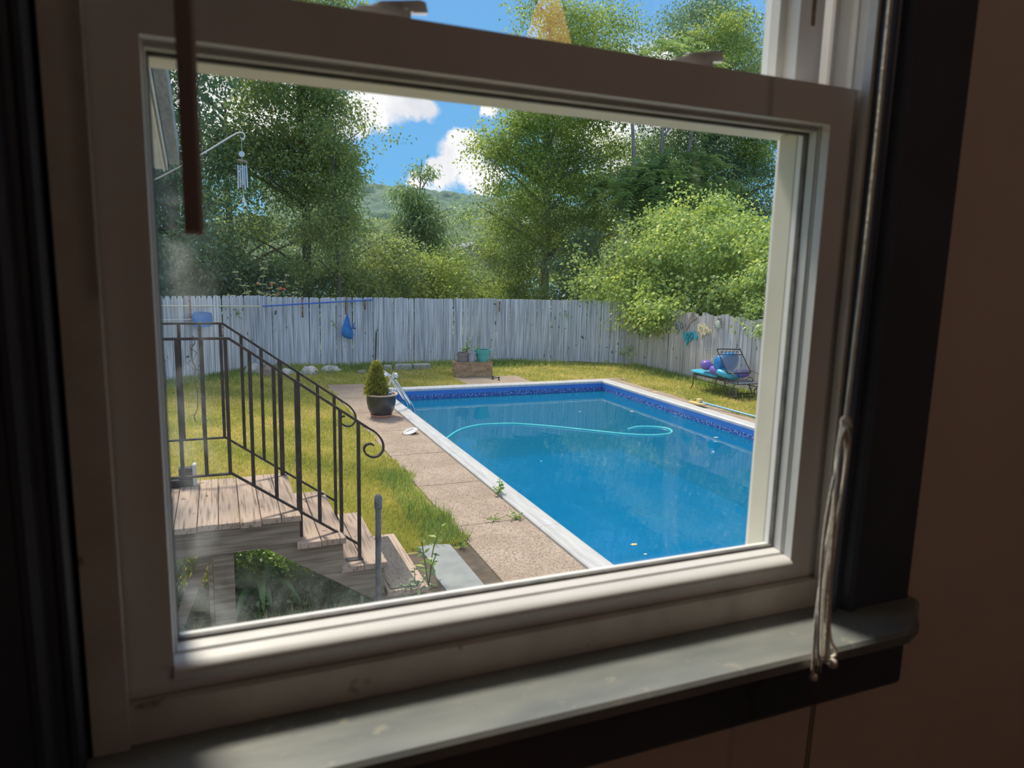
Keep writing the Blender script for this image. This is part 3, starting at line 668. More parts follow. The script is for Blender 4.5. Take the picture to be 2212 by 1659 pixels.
# leaves afloat
def floatleaf(x, y, r, m, lab, ang):
    x, y = x * .962, y * .962
    b = MB(); pts = [(x + r * q * math.cos(a + ang), y + r * q * .62 * math.sin(a + ang)) for a, q in [(k * math.pi / 5, 1 if k % 2 == 0 else .72) for k in range(10)]]
    o = b.prism(pts, (WL + .001, WL + .006), 'z').build('fallen_leaf', m, loc=(x, y, WL)); return tag(o, lab, 'leaf', 'leaves floating on the pool')
floatleaf(4.05, 6.22, .045, MT['yellowplastic'], 'yellow fallen leaf floating on the pool', .3)
for x, y, r, lab in ((7.99, 12.62, .05, 'pale leaf scrap floating near the far pool corner'), (8.20, 10.12, .05, 'pale leaf scrap floating along the wall below the brush pole'), (4.02, 5.95, .022, 'tiny pale scrap floating beside the yellow leaf'),
                     (4.5, 9.6, .018, 'tiny pale scrap floating near the walkway side coping'), (6.9, 12.9, .03, 'pale scrap floating between the hose and the crate wall')):
    floatleaf(x, y, r, MT['creampole'], lab, random.random() * 3)

# ---- fences
def picketmesh(name, m, wd, h, ear, seed):
    r = random.Random(seed); d = .018; k = wd / 2
    tp = {0: [(k, h), (-k, h + r.uniform(-.006, .006))], 1: [(k, h - .045), (k * .55, h), (-k * .55, h), (-k, h - .045)], 2: [(k, h - .02), (k * .7, h), (-k * .8, h - .003), (-k, h - .014)]}[ear]
    return MB().prism([(-k, -.05), (k, -.05)] + tp, (-d, 0), 'y').build(name, m, mesh_only=True)
def fence(path, m, ears, label, hgt, seed):
    r = random.Random(seed); p0 = path[0]
    t = thing('wooden_fence', (p0[0], p0[1], 0), label, 'fence')
    wd = .132; var = {}
    for e in (0, 1, 2):
        var[e] = [picketmesh('picket', m, wd - q, 1.0, e, e * 9 + i) for i, q in enumerate((0, .004, .009))]
    # meshes are one metre tall; ear heights stay small because z is scaled about 1.8
    for (x0, y0), (x1, y1) in zip(path, path[1:]):
        ln = math.hypot(x1 - x0, y1 - y0); k = max(1, round(ln / (wd + .004))); ang = math.atan2(y1 - y0, x1 - x0)
        for i in range(k):
            f = (i + .5) / k; x, y = x0 + (x1 - x0) * f, y0 + (y1 - y0) * f
            hh = hgt(x, y) + r.gauss(0, .006)
            inst('picket', r.choice(var[ears(x, y)]), t, (x + r.gauss(0, .002), y + r.gauss(0, .004), 0), (r.gauss(0, .004), r.gauss(0, .004), ang + r.gauss(0, .01)), (1, 1, hh))
        u = Vector((x1 - x0, y1 - y0, 0)).normalized(); nn = Vector((-u.y, u.x, 0))
        for z in (.35, 1.45):
            a = Vector((x0, y0, z)) + nn * .03; b = Vector((x1, y1, z)) + nn * .03
            MB().tube([a, b], .04, 4).build('rail', m, t)
        for q in range(int(ln / 2.4) + 1):
            c = Vector((x0, y0, 0)) + u * min(q * 2.4 + .1, ln) + nn * .10
            MB().box(c.x - .045, c.x + .045, c.y - .045, c.y + .045, -.1, 1.68).build('post', m, t)
    return t
bp = [(-3.4, 15.5), (-.82, 16.95), (.0, 17.5), (.72, 18.55), (2.0, 18.80), (5.0, 18.72), (9.6, 18.35), (10.75, 17.6)]
fence(bp, MT['fence'], lambda x, y: 1 if x < .6 else 2, 'blue-grey weathered picket fence behind the pool with poles hung on it', lambda x, y: 1.87 - .09 * min(1, max(0, (x + .5) / 2)) + .008 * math.sin(x * 2), 3)
rp = [(10.75, 17.6), (10.76, 15.8), (10.74, 14.2), (10.80, 12.2), (10.85, 9.0)]
fence(rp, MT['fence2'], lambda x, y: 2, 'brownish weathered picket fence behind the iron lounger', lambda x, y: 1.66 + .02 * math.sin(y * 3) + .03 * math.sin(y * 11), 4)
# ---- deck and stairs
DZ = .85
TX = (.485, .795, 1.10, 1.415); TZ = (.85, .648, .416, .178)
deck = thing('wooden_stairs', (.5, 5.5, 0), 'weathered plank landing and stairs beside the house', 'stairs')
r = random.Random(21); x = TX[0]
while x > -2.2:
    wd = .132 + r.uniform(-.006, .006); dz = r.uniform(-.003, .004)
    MB().box(x - wd, x, 4.985 + r.uniform(-.015, .012), 6.10 + r.uniform(-.01, .012), DZ - .042 + dz, DZ + dz, .003).build('deck_plank', MT['deck'], deck); x -= wd + .005
for k in (1, 2, 3):
    x0, x1, z = TX[k - 1], TX[k], TZ[k]; ov = -.03 if k < 3 else .0
    xm = x0 + (x1 - x0) * .44
    for a, b in ((x0 + ov, xm - .003), (xm + .003, x1)):
        MB().box(a, b, 4.985 + r.uniform(-.012, .012), 6.14 + r.uniform(-.012, .02), z - .042, z + r.uniform(0, .003), .003).build('tread_plank', MT['deck'], deck)
# near and far stringers: stepped boards carrying the treads
for y0, y1 in ((5.03, 5.07), (6.0, 6.04)):
    poly = [(.25, .62), (1.0, .12), (1.03, .0), (1.36, .0), (1.36, .134), (1.085, .134), (1.085, .372), (.78, .372), (.78, .604), (.46, .604), (.46, .62)]
    MB().prism(poly, (y0, y1), 'y').build('stringer', MT['beam'], deck)
MB().box(-2.2, .478, 5.02, 5.06, .625, .806).build('rim_beam', MT['beam'], deck)
MB().box(-2.2, .478, 6.02, 6.06, .625, .806).build('rim_beam', MT['beam'], deck)
MB().box(.44, .478, 5.06, 6.02, .62, .806).build('rim_beam', MT['beam'], deck)
for x0, x1, y0 in ((-.132, -.105, 5.065), (-.10, .035, 5.065), (-.10, .035, 5.93), (-1.6, -1.47, 5.065), (-1.6, -1.47, 5.93)):
    MB().box(x0, x1, y0, y0 + .09, -.1, .806).build('post', MT['beam'], deck)
MB().tube([(-.36, 5.09, .06), (-.14, 5.09, .62)], .05, 4).build('brace', MT['beam'], deck)
MB().tube([(-.62, 5.95, .1), (-.18, 5.95, .60)], .05, 4).build('brace', MT['beam'], deck)
o = MB().box(1.125, 1.345, 5.02, 6.08, .181, .190, .002).build('step_mat', MT['mat_'], loc=(1.23, 5.5, .181)); tag(o, 'dark worn rubber mat on the lowest stair tread', 'mat')
# ---- iron handrails
def bar(m, a, b, w=.026, h=.014):
    a, b = Vector(a), Vector(b); d = (b - a).normalized(); s = Vector((0, 1, 0)); u = d.cross(s).normalized(); vs = []
    for p in (a, b):
        for i, j in ((-1, -1), (1, -1), (1, 1), (-1, 1)): vs.append(p + s * (w / 2 * i) + u * (h / 2 * j))
    m.add(vs, [(3, 2, 1, 0), (4, 5, 6, 7), (0, 1, 5, 4), (1, 2, 6, 5), (2, 3, 7, 6), (3, 0, 4, 7)])
def handrail(Y, top, bot, bx, scroll, label, postx, endx, foot, bw=.024):
    t = thing('handrail', (endx, Y, foot), label, 'handrail', 'iron handrails of the stairs')
    # top: level part, sloping part, scroll
    zt, cx = top; zb_, bcx = bot; sl = -.728
    zt_at = lambda x: zt if x <= cx else zt + sl * (x - cx)
    zb_at = lambda x: zb_ if x <= bcx else zb_ + sl * (x - bcx)
    m = MB(); bar(m, (-2.0, Y, zt), (cx, Y, zt), .034, .016); bar(m, (cx - .004, Y, zt), (scroll[0][0], Y, scroll[0][1]), .034, .016); m.build('top_rail', MT['iron'], t)
    m = MB(); bar(m, (-2.0, Y, zb_), (bcx, Y, zb_), .026, .014); bar(m, (bcx - .004, Y, zb_), (endx, Y, zb_at(endx)), .026, .014); m.build('bottom_rail', MT['iron'], t)
    pth = smoothpath([(x, Y, z) for x, z in scroll], 6); m = MB()
    for p, q in zip(pth, pth[1:]): bar(m, p, q, .030, .013)
    m.build('scroll', MT['iron'], t)
    for i, x in enumerate(bx):
        w_ = .036 if i == postx else bw
        z0 = zb_at(x) if i != len(bx) - 1 else foot
        z0 = foot2 if (i == postx and (foot2 := next((TZ[k] for k in range(4) if x < TX[k]), 0))) else z0
        MB().box(x - w_ / 2, x + w_ / 2, Y - w_ / 2, Y + w_ / 2, z0, zt_at(x) - .004).build('baluster', MT['iron'], t)
    MB().box(endx - .10, endx + .025, Y - .03, Y + .03, foot, foot + .008).build('base_plate', MT['iron'], t)
    return t
sp = .1487
n_x = [-1.90 + sp * i for i in range(0)]
near = [.035 - sp * k for k in range(13, 0, -1)] + [.035, .184, .336, .489, .630, .785, .935 - .02]
handrail(5.12, (2.097, .061), (1.160, .050), near,
         [(.985, 1.424), (1.045, 1.382), (1.090, 1.318), (1.098, 1.255), (1.070, 1.212), (1.020, 1.200), (.975, 1.222), (.955, 1.262), (.972, 1.296), (1.005, 1.302), (1.026, 1.288)],
         'black iron handrail along the house side of the stairs', 16, .915, .417)
far = [.009 - sp * k for k in range(13, 0, -1)] + [.009, .159, .306, .448, .590, .744, .880]
handrail(6.05, (2.125, .029), (1.203, .020), far,
         [(.945, 1.458), (1.010, 1.408), (1.052, 1.345), (1.058, 1.285), (1.030, 1.245), (.985, 1.236), (.945, 1.258), (.930, 1.292), (.945, 1.322), (.970, 1.328)],
         'black iron handrail along the lawn side of the stairs', 16, .875, .417)
# dry vine caught on the near rail
pts = [(-.16, 5.10, 2.12), (-.15, 5.10, 2.07), (-.175, 5.10, 2.03), (-.17, 5.10, 1.96), (-.155, 5.11, 1.90), (-.165, 5.10, 1.83), (-.15, 5.10, 1.75), (-.15, 5.11, 1.68), (-.155, 5.10, 1.62), (-.175, 5.10, 1.58), (-.165, 5.10, 1.54)]
m = MB(); m.tube(smoothpath(pts, 4), .0035, 5)
for i in (1, 2, 3, 4, 6):
    p = Vector(pts[i]); m.tube(smoothpath([p, p + Vector((.03 * (-1) ** i, -.01, -.02)), p + Vector((.012, .005, -.07))], 3), .0022, 4)
tag(m.build('dry_vine', MT['rope'], loc=(-.16, 5.10, 2.1), smooth=True), 'dry brown vine twig dangling from the iron handrail', 'vine')
# black box on the landing
t = thing('boot_box', (-.33, 6.0, (DZ + .0045)), 'black plastic tray box with a pale grey end on the landing', 'box')
MB().box(-.62, -.235, 5.93, 6.03, (DZ + .0045), (DZ + .0045) + .055, .004).build('base', MT['blackplastic'], t)
for i in range(3): MB().box(-.335, -.238, 5.94, 6.02, (DZ + .0045) + .058 + i * .03, (DZ + .0045) + .083 + i * .03, .004).build('slat', MT['blackplastic'], t)
MB().box(-.60, -.40, 5.94, 6.02, (DZ + .0045) + .055, (DZ + .0045) + .145, .004).build('body', MT['blackplastic'], t)
MB().box(-.234, -.208, 5.93, 6.03, (DZ + .0045), (DZ + .0045) + .165, .003).build('end_piece', MT['greyplastic'], t)
# ---- standpipe
t = thing('standpipe', (1.005, 4.86, 0), 'dark galvanised standpipe with hooded cap beside the stairs', 'pipe')
MB().tube([(1.0, 4.86, -.1), (1.005, 4.86, .90)], .021, 12).build('pipe', MT['galv'], t, True)
MB().tube(smoothpath([(1.005, 4.86, .895), (1.005, 4.86, .945), (1.008, 4.862, .970), (1.02, 4.868, .985)], 4), [.027, .027, .028, .028, .028, .028, .028, .027, .027, .026, .024, .018, .010], 14).build('cap', MT['galv'], t, True)
MB().lathe([(.029, 0), (.029, .012)], (1.005, 4.86, .888), 14).build('collar', MT['galv'], t, True)

# ---- porch roof over the landing, wind chime hanging from a hook
t = thing('porch_roof', (-1.2, 4.5, 3.0), 'pale painted porch roof edge with grey rake board above the landing', 'porch roof')
def rake(x0, x1, y0, z0, y1, z1, th, name, m):
    MB().prism([(y0, z0), (y1, z1), (y1, z1 + th), (y0, z0 + th)], (x0, x1), 'x').build(name, m, t)
S = -.295
def zr(y, off): return 3.27 + off + (y - 6.0) * S
for x0, x1, off, th, ye, nm, mm in ((-1.9, -.335, -.01, .10, 5.98, 'soffit', 'porchpaint'), (-.335, -.322, -.02, .13, 6.0, 'trim_board', 'porchpaint'), (-.322, -.309, -.005, .12, 6.0, 'trim_board', 'porchwood'),
                                    (-.309, -.304, -.01, .16, 6.0, 'trim_board', 'porchpaint'), (-.304, -.296, .06, .10, 6.02, 'shadow_gap', 'gasket'), (-.296, -.226, .06, .14, 6.06, 'rake_board', 'porchgrey'), (-1.9, -.226, .20, .04, 6.10, 'roof_deck', 'porchgrey')):
    rake(x0, x1, 3.4, zr(3.4, off), ye, zr(ye, off), th, nm, MT[mm])
for x in (-1.75,): MB().box(x, x + .09, 5.8, 5.89, DZ, zr(5.85, 0)).build('post', MT['porchpaint'], t)
MB().box(-.56, -.47, 5.86, 5.95, DZ, zr(5.9, 0)).build('post', MT['porchpaint'], t)
t = thing('wind_chime', (.21, 6.0, 3.05), 'silver tube wind chime hanging from a curved metal hook', 'wind chime')
MB().tube(smoothpath([(-.52, 5.98, 3.14), (-.40, 6.0, 3.186), (-.1, 6.0, 3.375), (.13, 6.0, 3.535), (.19, 6.0, 3.572), (.225, 6.0, 3.575), (.238, 6.0, 3.552), (.225, 6.0, 3.525), (.212, 6.0, 3.535)], 5), .006, 7).build('hook', MT['alu'], t, True)
MB().tube([(.214, 6, 3.535), (.212, 6, 3.09)], .0012, 5).build('cord', MT['alu'], t)
MB().tube([(.212, 5.996, 3.418), (.212, 6.004, 3.418)], .022, 14).build('medallion', MT['alu'], t, True)
MB().prism([(.175, 3.372), (.20, 3.364), (.235, 3.362), (.252, 3.352), (.245, 3.368), (.215, 3.376), (.19, 3.378)], (5.97, 6.03), 'y').build('top_plate', MT['driftwood'], t)
for i, (dx, dy) in enumerate(((-.030, 0), (-.014, .02), (.0, -.022), (.015, .02), (.030, 0))):
    MB().tube([(.212 + dx, 6 + dy, 3.337), (.212 + dx * 1.1, 6 + dy, 3.160 + .012 * (i % 3))], .0062, 8).build('chime_tube', MT['alu'], t, True)
MB().prism([(.203, 3.06), (.222, 3.055), (.225, 3.09), (.214, 3.11), (.205, 3.09)], (5.998, 6.002), 'y').build('wind_sail', MT['whitepole'], t)

# ---- potted conifer with ornaments
pc = (2.555, 12.05, .022)
t = thing('plant_pot', pc, 'dark glazed pot with tan rim on a terracotta saucer', 'plant pot')
MB().lathe([(.150, .045), (.185, .06), (.225, .14), (.248, .25), (.252, .33), (.248, .375), (.262, .385)], pc, 40).build('body', MT['potglaze'], t, True)
MB().lathe([(.250, .378), (.285, .388), (.288, .402), (.270, .412), (.245, .405), (.240, .385)], pc, 40, False).build('rim', MT['rim'], t, True)
MB().lathe([(.15, 0), (.178, .004), (.185, .046), (.172, .046), (.165, .012)], pc, 32).build('saucer', MT['terracotta'], t, True)
MB().lathe([(.005, .385), (.242, .378)], pc, 30).build('soil', MT['soil'], t, True)
cn = thing('dwarf_conifer', (2.47, 12.05, .40), 'yellow-green dwarf conifer in the dark glazed pot', 'shrub')
rg = np.random.default_rng(3); nn = 9000
u = 1 - np.sqrt(rg.random(nn)); hh = .60; rad = .175 * (1 - u) ** .75 + .022; an = rg.random(nn) * 6.283
lump = 1 + .10 * np.sin(an * 5 + u * 21) + .10 * np.sin(an * 9 - u * 35)
rr = rad * lump * rg.random(nn) ** .33
P = np.stack([2.47 + rr * np.cos(an), 12.05 + rr * np.sin(an), .40 + u * hh], 1)
A = np.stack([np.cos(an), np.sin(an), np.full(nn, .75)], 1) + rg.normal(size=(nn, 3)) * .35
tag(leafobj('foliage', LF['conifer'], cn, P, A, rg.normal(size=(nn, 3)), rg.uniform(.030, .055, nn), .016, rg.normal(.5, .25, nn)), kind='stuff')
MB().tube([(2.47, 12.05, .38), (2.47, 12.05, .95)], [.02, .006], 6).build('stem', MT['bark'], cn)
t = thing('globe_lamp', (2.72, 12.0, .40), 'white globe garden lamp on a slim stake in the pot', 'garden lamp')
MB().ball((2.798, 12.0, .738), .043, 16, 10, (1, 1, 1.15)).build('globe', MT['whitepole'], t, True)
MB().lathe([(.012, 0), (.022, .022)], (2.79, 12.0, .675), 12).build('collar', MT['blackplastic'], t, True)
MB().tube([(2.79, 12.0, .68), (2.75, 12.0, .37)], .006, 6).build('stake', MT['alu'], t, True)
t = thing('glass_ornament', (2.68, 11.95, .40), 'clear glass insect ornament with white petals in the pot', 'ornament')
for (dx, dz, s_) in ((-.01, .05, .03), (.02, .055, .028), (.005, .10, .034), (-.03, .02, .02), (.035, .02, .022)):
    MB().ball((2.68 + dx, 11.93, .40 + dz), s_, 12, 8).build('glass_ball', MT['alu'], t, True)
MB().ball((2.685, 11.93, .528), .04, 14, 8, (1, 1, .35)).build('cap', MT['whitepole'], t, True)
MB().tube(smoothpath([(2.66, 11.95, .40), (2.67, 11.95, .56), (2.70, 11.95, .70), (2.72, 11.95, .76)], 4), .004, 5).build('stalk', MT['stem'], t, True)
for k in range(7):
    a = k * .9; c = Vector((2.665 + .014 * k, 11.95, .60 + .028 * k))
    MB().prism([(c.x - .02, c.z), (c.x + .012, c.z + .045), (c.x + .03, c.z + .012), (c.x + .008, c.z - .02)], (11.93 + .008 * k, 11.934 + .008 * k), 'y').build('petal', MT['creamsign' if k % 2 else 'whitepole'], t)
t = thing('skimmer_cover', (2.71, 10.64, .02), 'tilted white round skimmer lid on the concrete', 'skimmer cover')
k = MB(); k.lathe([(.118, 0), (.122, .012), (.112, .018), (.02, .024), (.001, .024)], (0, 0, 0), 28); k.tube([(-.05, -.02, .026), (.05, .01, .026)], .008, 6)
k.xf(Matrix.Translation((2.71, 10.64, .055)) @ Matrix.Rotation(-.28, 4, 'Y') @ Matrix.Rotation(.12, 4, 'X')); k.build('lid', MT['coping'], t, True)
MB().lathe([(.135, 0), (.135, .008), (.115, .008), (.115, 0)], (2.69, 10.64, .022), 28).build('ring', MT['rim'], t, True)

# ---- wooden crate with three pots
cx0, cx1, cy0, cy1, ch = 5.22, 6.14, 16.06, 16.42, .37
ck = thing('wooden_crate', (5.68, 16.24, .01), 'stained wooden crate box carrying three plastic pots', 'crate')
for nm, a in (('front_board', (cx0, cx1, cy0, cy0 + .025, .012, ch)), ('back_board', (cx0, cx1, cy1 - .025, cy1, .012, ch)), ('side_board', (cx0, cx0 + .025, cy0 + .026, cy1 - .026, .012, ch)), ('side_board', (cx1 - .025, cx1, cy0 + .026, cy1 - .026, .012, ch))):
    MB().box(*a, .003).build(nm, MT['crate'], ck)
MB().box(cx0 + .026, cx1 - .026, cy0 + .026, cy1 - .026, .3, .355).build('soil', MT['soil'], ck)
def pot(x, y, z, r0, r1, h, m, label, ridge=False):
    t = thing('plastic_pot', (x, y, z), label, 'plant pot', 'pots on the crate')
    pf = [(r0, 0), (r0 + (r1 - r0) * .66, h * .66), (r0 + (r1 - r0) * .70 + (.012 if ridge else 0), h * .68), (r1 + (.006 if ridge else 0), h * .95), (r1 + .014, h * .96), (r1 + .012, h), (r1 - .008, h), (r1 - .012, h * .92)]
    MB().lathe(pf, (x, y, z), 30, False).lathe([(.001, .002), (r0, 0)], (x, y, z), 30, False).build('body', m, t, True)
    MB().lathe([(.001, h * .88), (r1 - .012, h * .88)], (x, y, z), 24, False).build('soil', MT['soil'], t)
    return t
pot(5.42, 16.22, .356, .105, .135, .24, MT['gpot'], 'taupe plastic pot on the crate beside lilac pot', True)
pot(5.64, 16.20, .356, .085, .105, .22, MT['lpot'], 'narrow lilac-grey plastic pot in the middle of the crate')
pot(5.94, 16.22, .356, .135, .20, .30, MT['tpot'], 'wide teal plastic pot with ribbed rim on the crate', True)
def sprig(name, label, base, stems, leafn, size, m='weed', cat='plant', group=None, stemm='stem', seed=0, ratio=.5, droop=.2):
    rg = np.random.default_rng(500 + seed); t = thing(name, base, label, cat, group); Pp, Aa, Nn_, LL = [], [], [], []
    b = MB()
    for (dx, dy, h) in stems:
        pa = smoothpath([base, (base[0] + dx * .4 + rg.normal() * .01, base[1] + dy * .4, base[2] + h * .6), (base[0] + dx, base[1] + dy, base[2] + h)], 5)
        b.tube(pa, [max(.0015, size * .05)] * len(pa), 5)
        for k in range(leafn):
            f = .2 + .8 * (k + .5) / leafn; p = pa[min(int(f * (len(pa) - 1)), len(pa) - 2)].lerp(pa[min(int(f * (len(pa) - 1)) + 1, len(pa) - 1)], .5); a = k * 2.4 + rg.random()
            Pp.append(p); Aa.append((math.cos(a), math.sin(a), .35 - droop + rg.normal() * .2)); Nn_.append((rg.normal() * .6, rg.normal() * .6 - .5, .8)); LL.append(size * rg.uniform(.6, 1.2) * (1.15 - .5 * f))
    b.build('stem', MT[stemm], t, True)
    LL = np.array(LL)
    tag(leafobj('leaves', LF[m], t, np.array([tuple(p) for p in Pp]), np.array(Aa), np.array(Nn_), LL, LL * ratio, rg.normal(.5, .25, len(LL))), kind='stuff')
    return t
sprig('potted_plant', 'tall leafy plant growing from the taupe pot', (5.52, 16.22, .57), [(.05, 0, .38), (.10, .02, .28), (-.08, 0, .14), (-.14, .03, .12), (.0, -.03, .20)], 11, .085, seed=1)
sprig('potted_plant', 'short sprouting plant leaning from the teal pot', (5.82, 16.22, .62), [(-.06, 0, .10), (.02, 0, .16), (-.10, .02, .07)], 7, .06, seed=2)
for i, (x, y, lab) in enumerate(((5.955, 15.55, 'small dark bolt stub nearer the crate on the slab'), (6.05, 15.40, 'small dark bolt stub nearer the coping on the slab'))):
    t = thing('anchor_bolt', (x, y, .012), lab, 'bolt')
    MB().lathe([(.028, 0), (.028, .012), (.014, .02), (.014, .055), (.022, .06), (.020, .085), (.002, .09)], (x, y, .012), 12).build('stub', MT['iron2'], t, True)

# ---- stones by the fence
def rock(x, y, sx, sy, sz, m, label, seed, cat='stone', blocky=False):
    rg = random.Random(seed); b = MB()
    if blocky: b.box(-sx, sx, -sy, sy, 0, sz, .02)
    else:
        b.ball((0, 0, 0), 1, 9, 6)
        b.v = [tuple(c * (1 + rg.uniform(-.18, .18)) for c in v) for v in b.v]; b.v = [(v[0] * sx, v[1] * sy, max(v[2], -.35) * sz + sz * .3) for v in b.v]
    b.xf(Matrix.Translation((x, y, 0)) @ Matrix.Rotation(rg.uniform(-.3, .3), 4, 'Z'))
    return tag(b.build('garden_stone', m, loc=(x, y, 0)), label, cat, 'stones along the fence')
rock(.72, 17.55, .22, .13, .22, MT['stone'], 'flat pale stone leaning at the fence beside a brown stone', 1)
rock(1.02, 17.2, .15, .12, .22, MT['stonebrown'], 'pinkish brown stone beside the flat pale stone', 2)
rock(1.40, 17.4, .22, .12, .12, MT['stone'], 'low pale stone between the brown stone and white rock', 3)
rock(1.95, 17.25, .22, .14, .17, MT['stone'], 'white lumpy rock near the fence foot', 4)
rock(2.50, 17.7, .28, .14, .12, MT['stone'], 'long flat white stone in the grass below the blue net', 5)
rock(3.20, 17.3, .13, .09, .07, MT['stonebrown'], 'small brown stone near the green stake', 6)
rock(3.92, 17.7, .10, .10, .13, MT['block'], 'short grey edging block behind the conifer', 7, 'block', True)
rock(4.30, 17.6, .21, .10, .16, MT['block'], 'long grey edging block in the middle of three', 8, 'block', True)
rock(4.78, 17.62, .22, .10, .15, MT['block'], 'mossy grey edging block nearest the crate', 9, 'block', True)
tag(MB().tube([(3.74, 18.35, 0), (3.80, 18.50, .92)], .02, 4).build('garden_stake', MT['greenpost'], loc=(3.74, 18.35, 0)), 'dark green metal stake leaning at the fence', 'stake')

# ---- pool gear hung on the back fence
t = thing('pool_pole', (1.0, 18.2, 1.6), 'long telescopic pool pole, cream and blue, hung on the fence', 'pole')
MB().tube([(-2.2, 15.98, 1.705), (-.70, 16.87, 1.655), (1.0, 18.38, 1.565)], .016, 8).build('cream_tube', MT['creampole'], t, True)
MB().tube([(.95, 18.36, 1.565), (1.9, 18.66, 1.61), (3.76, 18.68, 1.725)], .019, 8).build('blue_tube', MT['bluepole'], t, True)
for x, y, z0, z1, lab in ((-.56, 16.98, 1.35, 1.87, 'rusty strap hook holding the cream pole end'), (1.97, 18.70, 1.27, 1.81, 'rusty strap hook at the middle of the blue pole'), (3.04, 18.68, 1.34, 1.80, 'rusty strap hook above the blue leaf bag'), (3.54, 18.67, 1.46, 1.72, 'short rusty hook under the blue pole tip'), (7.22, 18.46, 1.42, 1.72, 'rusty bent hook alone on bare fence boards')):
    t = thing('fence_hook', (x, y, z1), lab, 'hook', 'rusty hooks on the fence')
    MB().box(x - .02, x + .02, y - .026, y - .018, z0, z1, .001).build('strap', MT['rust'], t)
    MB().tube(smoothpath([(x, y - .022, z0 + .1), (x, y - .06, z0 + .06), (x, y - .07, z0 + .12)], 4), .008, 6).build('hook', MT['rust'], t, True)
t = thing('skimmer_net', (-.34, 16.95, 1.35), 'flat blue leaf skimmer net on a thin white pole', 'pool net')
fr = [(-.52, 1.36), (-.51, 1.47), (-.46, 1.51), (-.36, 1.515), (-.19, 1.49), (-.145, 1.46), (-.14, 1.25), (-.18, 1.20), (-.43, 1.19), (-.49, 1.23), (-.52, 1.36)]
def fy(x): return 17.13 + (x + .34) * .55 - .10
m = MB(); m.tube(smoothpath([(x, fy(x), z) for x, z in fr], 4), .012, 7); m.build('frame', MT['bluenet'], t, True)
MB().add([(x, fy(x), z) for x, z in fr[:-1]] + [(x, fy(x) + .012, z) for x, z in fr[:-1]], [tuple(range(10)), tuple(range(19, 9, -1))]).build('mesh', MT['bluenet'], t)
MB().tube([(-2.2, 15.95, 1.40), (-.55, fy(-.55), 1.362)], .009, 7).build('pole', MT['whitepole'], t, True)
t = thing('leaf_bag_net', (3.07, 18.6, 1.34), 'deep blue leaf rake bag hanging from a rusty hook', 'pool net')
b = MB(); n_ = 12; prof = [(1.34, .02, 3.06), (1.22, .06, 3.06), (1.05, .11, 3.05), (.93, .145, 3.06), (.84, .15, 3.075), (.79, .13, 3.10), (.74, .05, 3.16)]
vs = []; fs = []
for z, rr_, xc in prof:
    for j in range(n_): a = 2 * math.pi * j / n_; vs.append((xc + rr_ * math.cos(a) * (1 + .08 * math.sin(3 * a)), 18.58 + .35 * rr_ * math.sin(a), z + .03 * math.cos(a + 1)))
for i in range(len(prof) - 1):
    for j in range(n_): a = i * n_ + j; c = i * n_ + (j + 1) % n_; fs.append((a, c, c + n_, a + n_))
fs += [tuple(range(n_)), tuple(range(len(vs) - 1, len(vs) - 1 - n_, -1))]
b.add(vs, fs).build('bag', MT['bluenet'], t, True)
MB().tube(smoothpath([(3.08, 18.52, 1.30), (3.10, 18.50, 1.12), (3.14, 18.50, 1.02), (3.20, 18.51, 1.00), (3.24, 18.54, 1.14)], 4), .014, 7).build('frame', MT['bluepole'], t, True)
MB().tube([(3.18, 18.52, 1.0), (3.27, 18.52, 1.0)], .018, 8).build('handle_socket', MT['blackplastic'], t, True)

# ---- signs on the brown fence (facing the pool)
def plate(name, label, pts, m, rings=(), cat='sign', th=.018, x=10.705):
    ys = [p[0] for p in pts]; zs = [p[1] for p in pts]
    t = thing(name, (x, sum(ys) / len(ys), sum(zs) / len(zs)), label, cat)
    MB().prism(pts, (x - th, x), 'x').build('plate', m, t)
    for (y, z, r_) in rings:
        MB().tube([(x - th - .002, y + r_ * math.cos(a), z + r_ * 1.2 * math.sin(a)) for a in [k * math.pi / 6 for k in range(13)]], .009, 6).build('letter', MT['ringsign'] if m is not MT['creamsign'] else MT['rim'], t)
    return t
def drip(y0, y1, z0, z1, seed, peak):
    r_ = random.Random(seed); top = []; bot = []; k = 11
    for i in range(k):
        f = i / (k - 1); y = y0 + (y1 - y0) * f
        top.append((y, z1 - abs(f - peak) * .12 + r_.uniform(-.045, .045))); bot.append((y, z0 + r_.uniform(-.03, .07) + abs(f - .3) * .16 - (.10 if i == 3 else 0)))
    return top + bot[::-1]
plate('fence_sign', 'teal cut-out word sign with dripping edge on the fence', drip(14.73, 14.16, .93, 1.20, 2, .65), MT['tealsign'], ((14.52, 1.06, .05), (14.36, 1.10, .06)))
plate('fence_sign', 'pale yellow cut-out word sign with ragged edge on the fence', drip(14.16, 13.62, 1.14, 1.42, 5, .25), MT['creamsign'], ((14.02, 1.31, .045), (13.82, 1.27, .045)))
plate('fence_sign', 'silver cut-out word sign beside the driftwood figure', drip(15.13, 14.68, 1.16, 1.41, 8, .7), MT['silversign'], ((14.98, 1.27, .05), (14.80, 1.31, .05)))
t = plate('driftwood_figure', 'forked grey driftwood piece fixed on the fence', [(14.20, 1.57), (14.24, 1.52), (14.36, 1.47), (14.46, 1.40), (14.52, 1.32), (14.60, 1.22), (14.645, 1.20), (14.57, 1.36), (14.52, 1.46), (14.48, 1.56), (14.40, 1.66), (14.33, 1.68), (14.36, 1.60), (14.30, 1.55), (14.24, 1.60)], MT['driftwood'], cat='figure', th=.03)
t = thing('crab_plaque', (10.70, 13.40, 1.45), 'pale green crab plaque with dark legs on the fence', 'plaque')
MB().ball((10.695, 13.41, 1.455), 1, 14, 8, (.02, .075, .105)).build('shell', MT['crabm'], t, True)
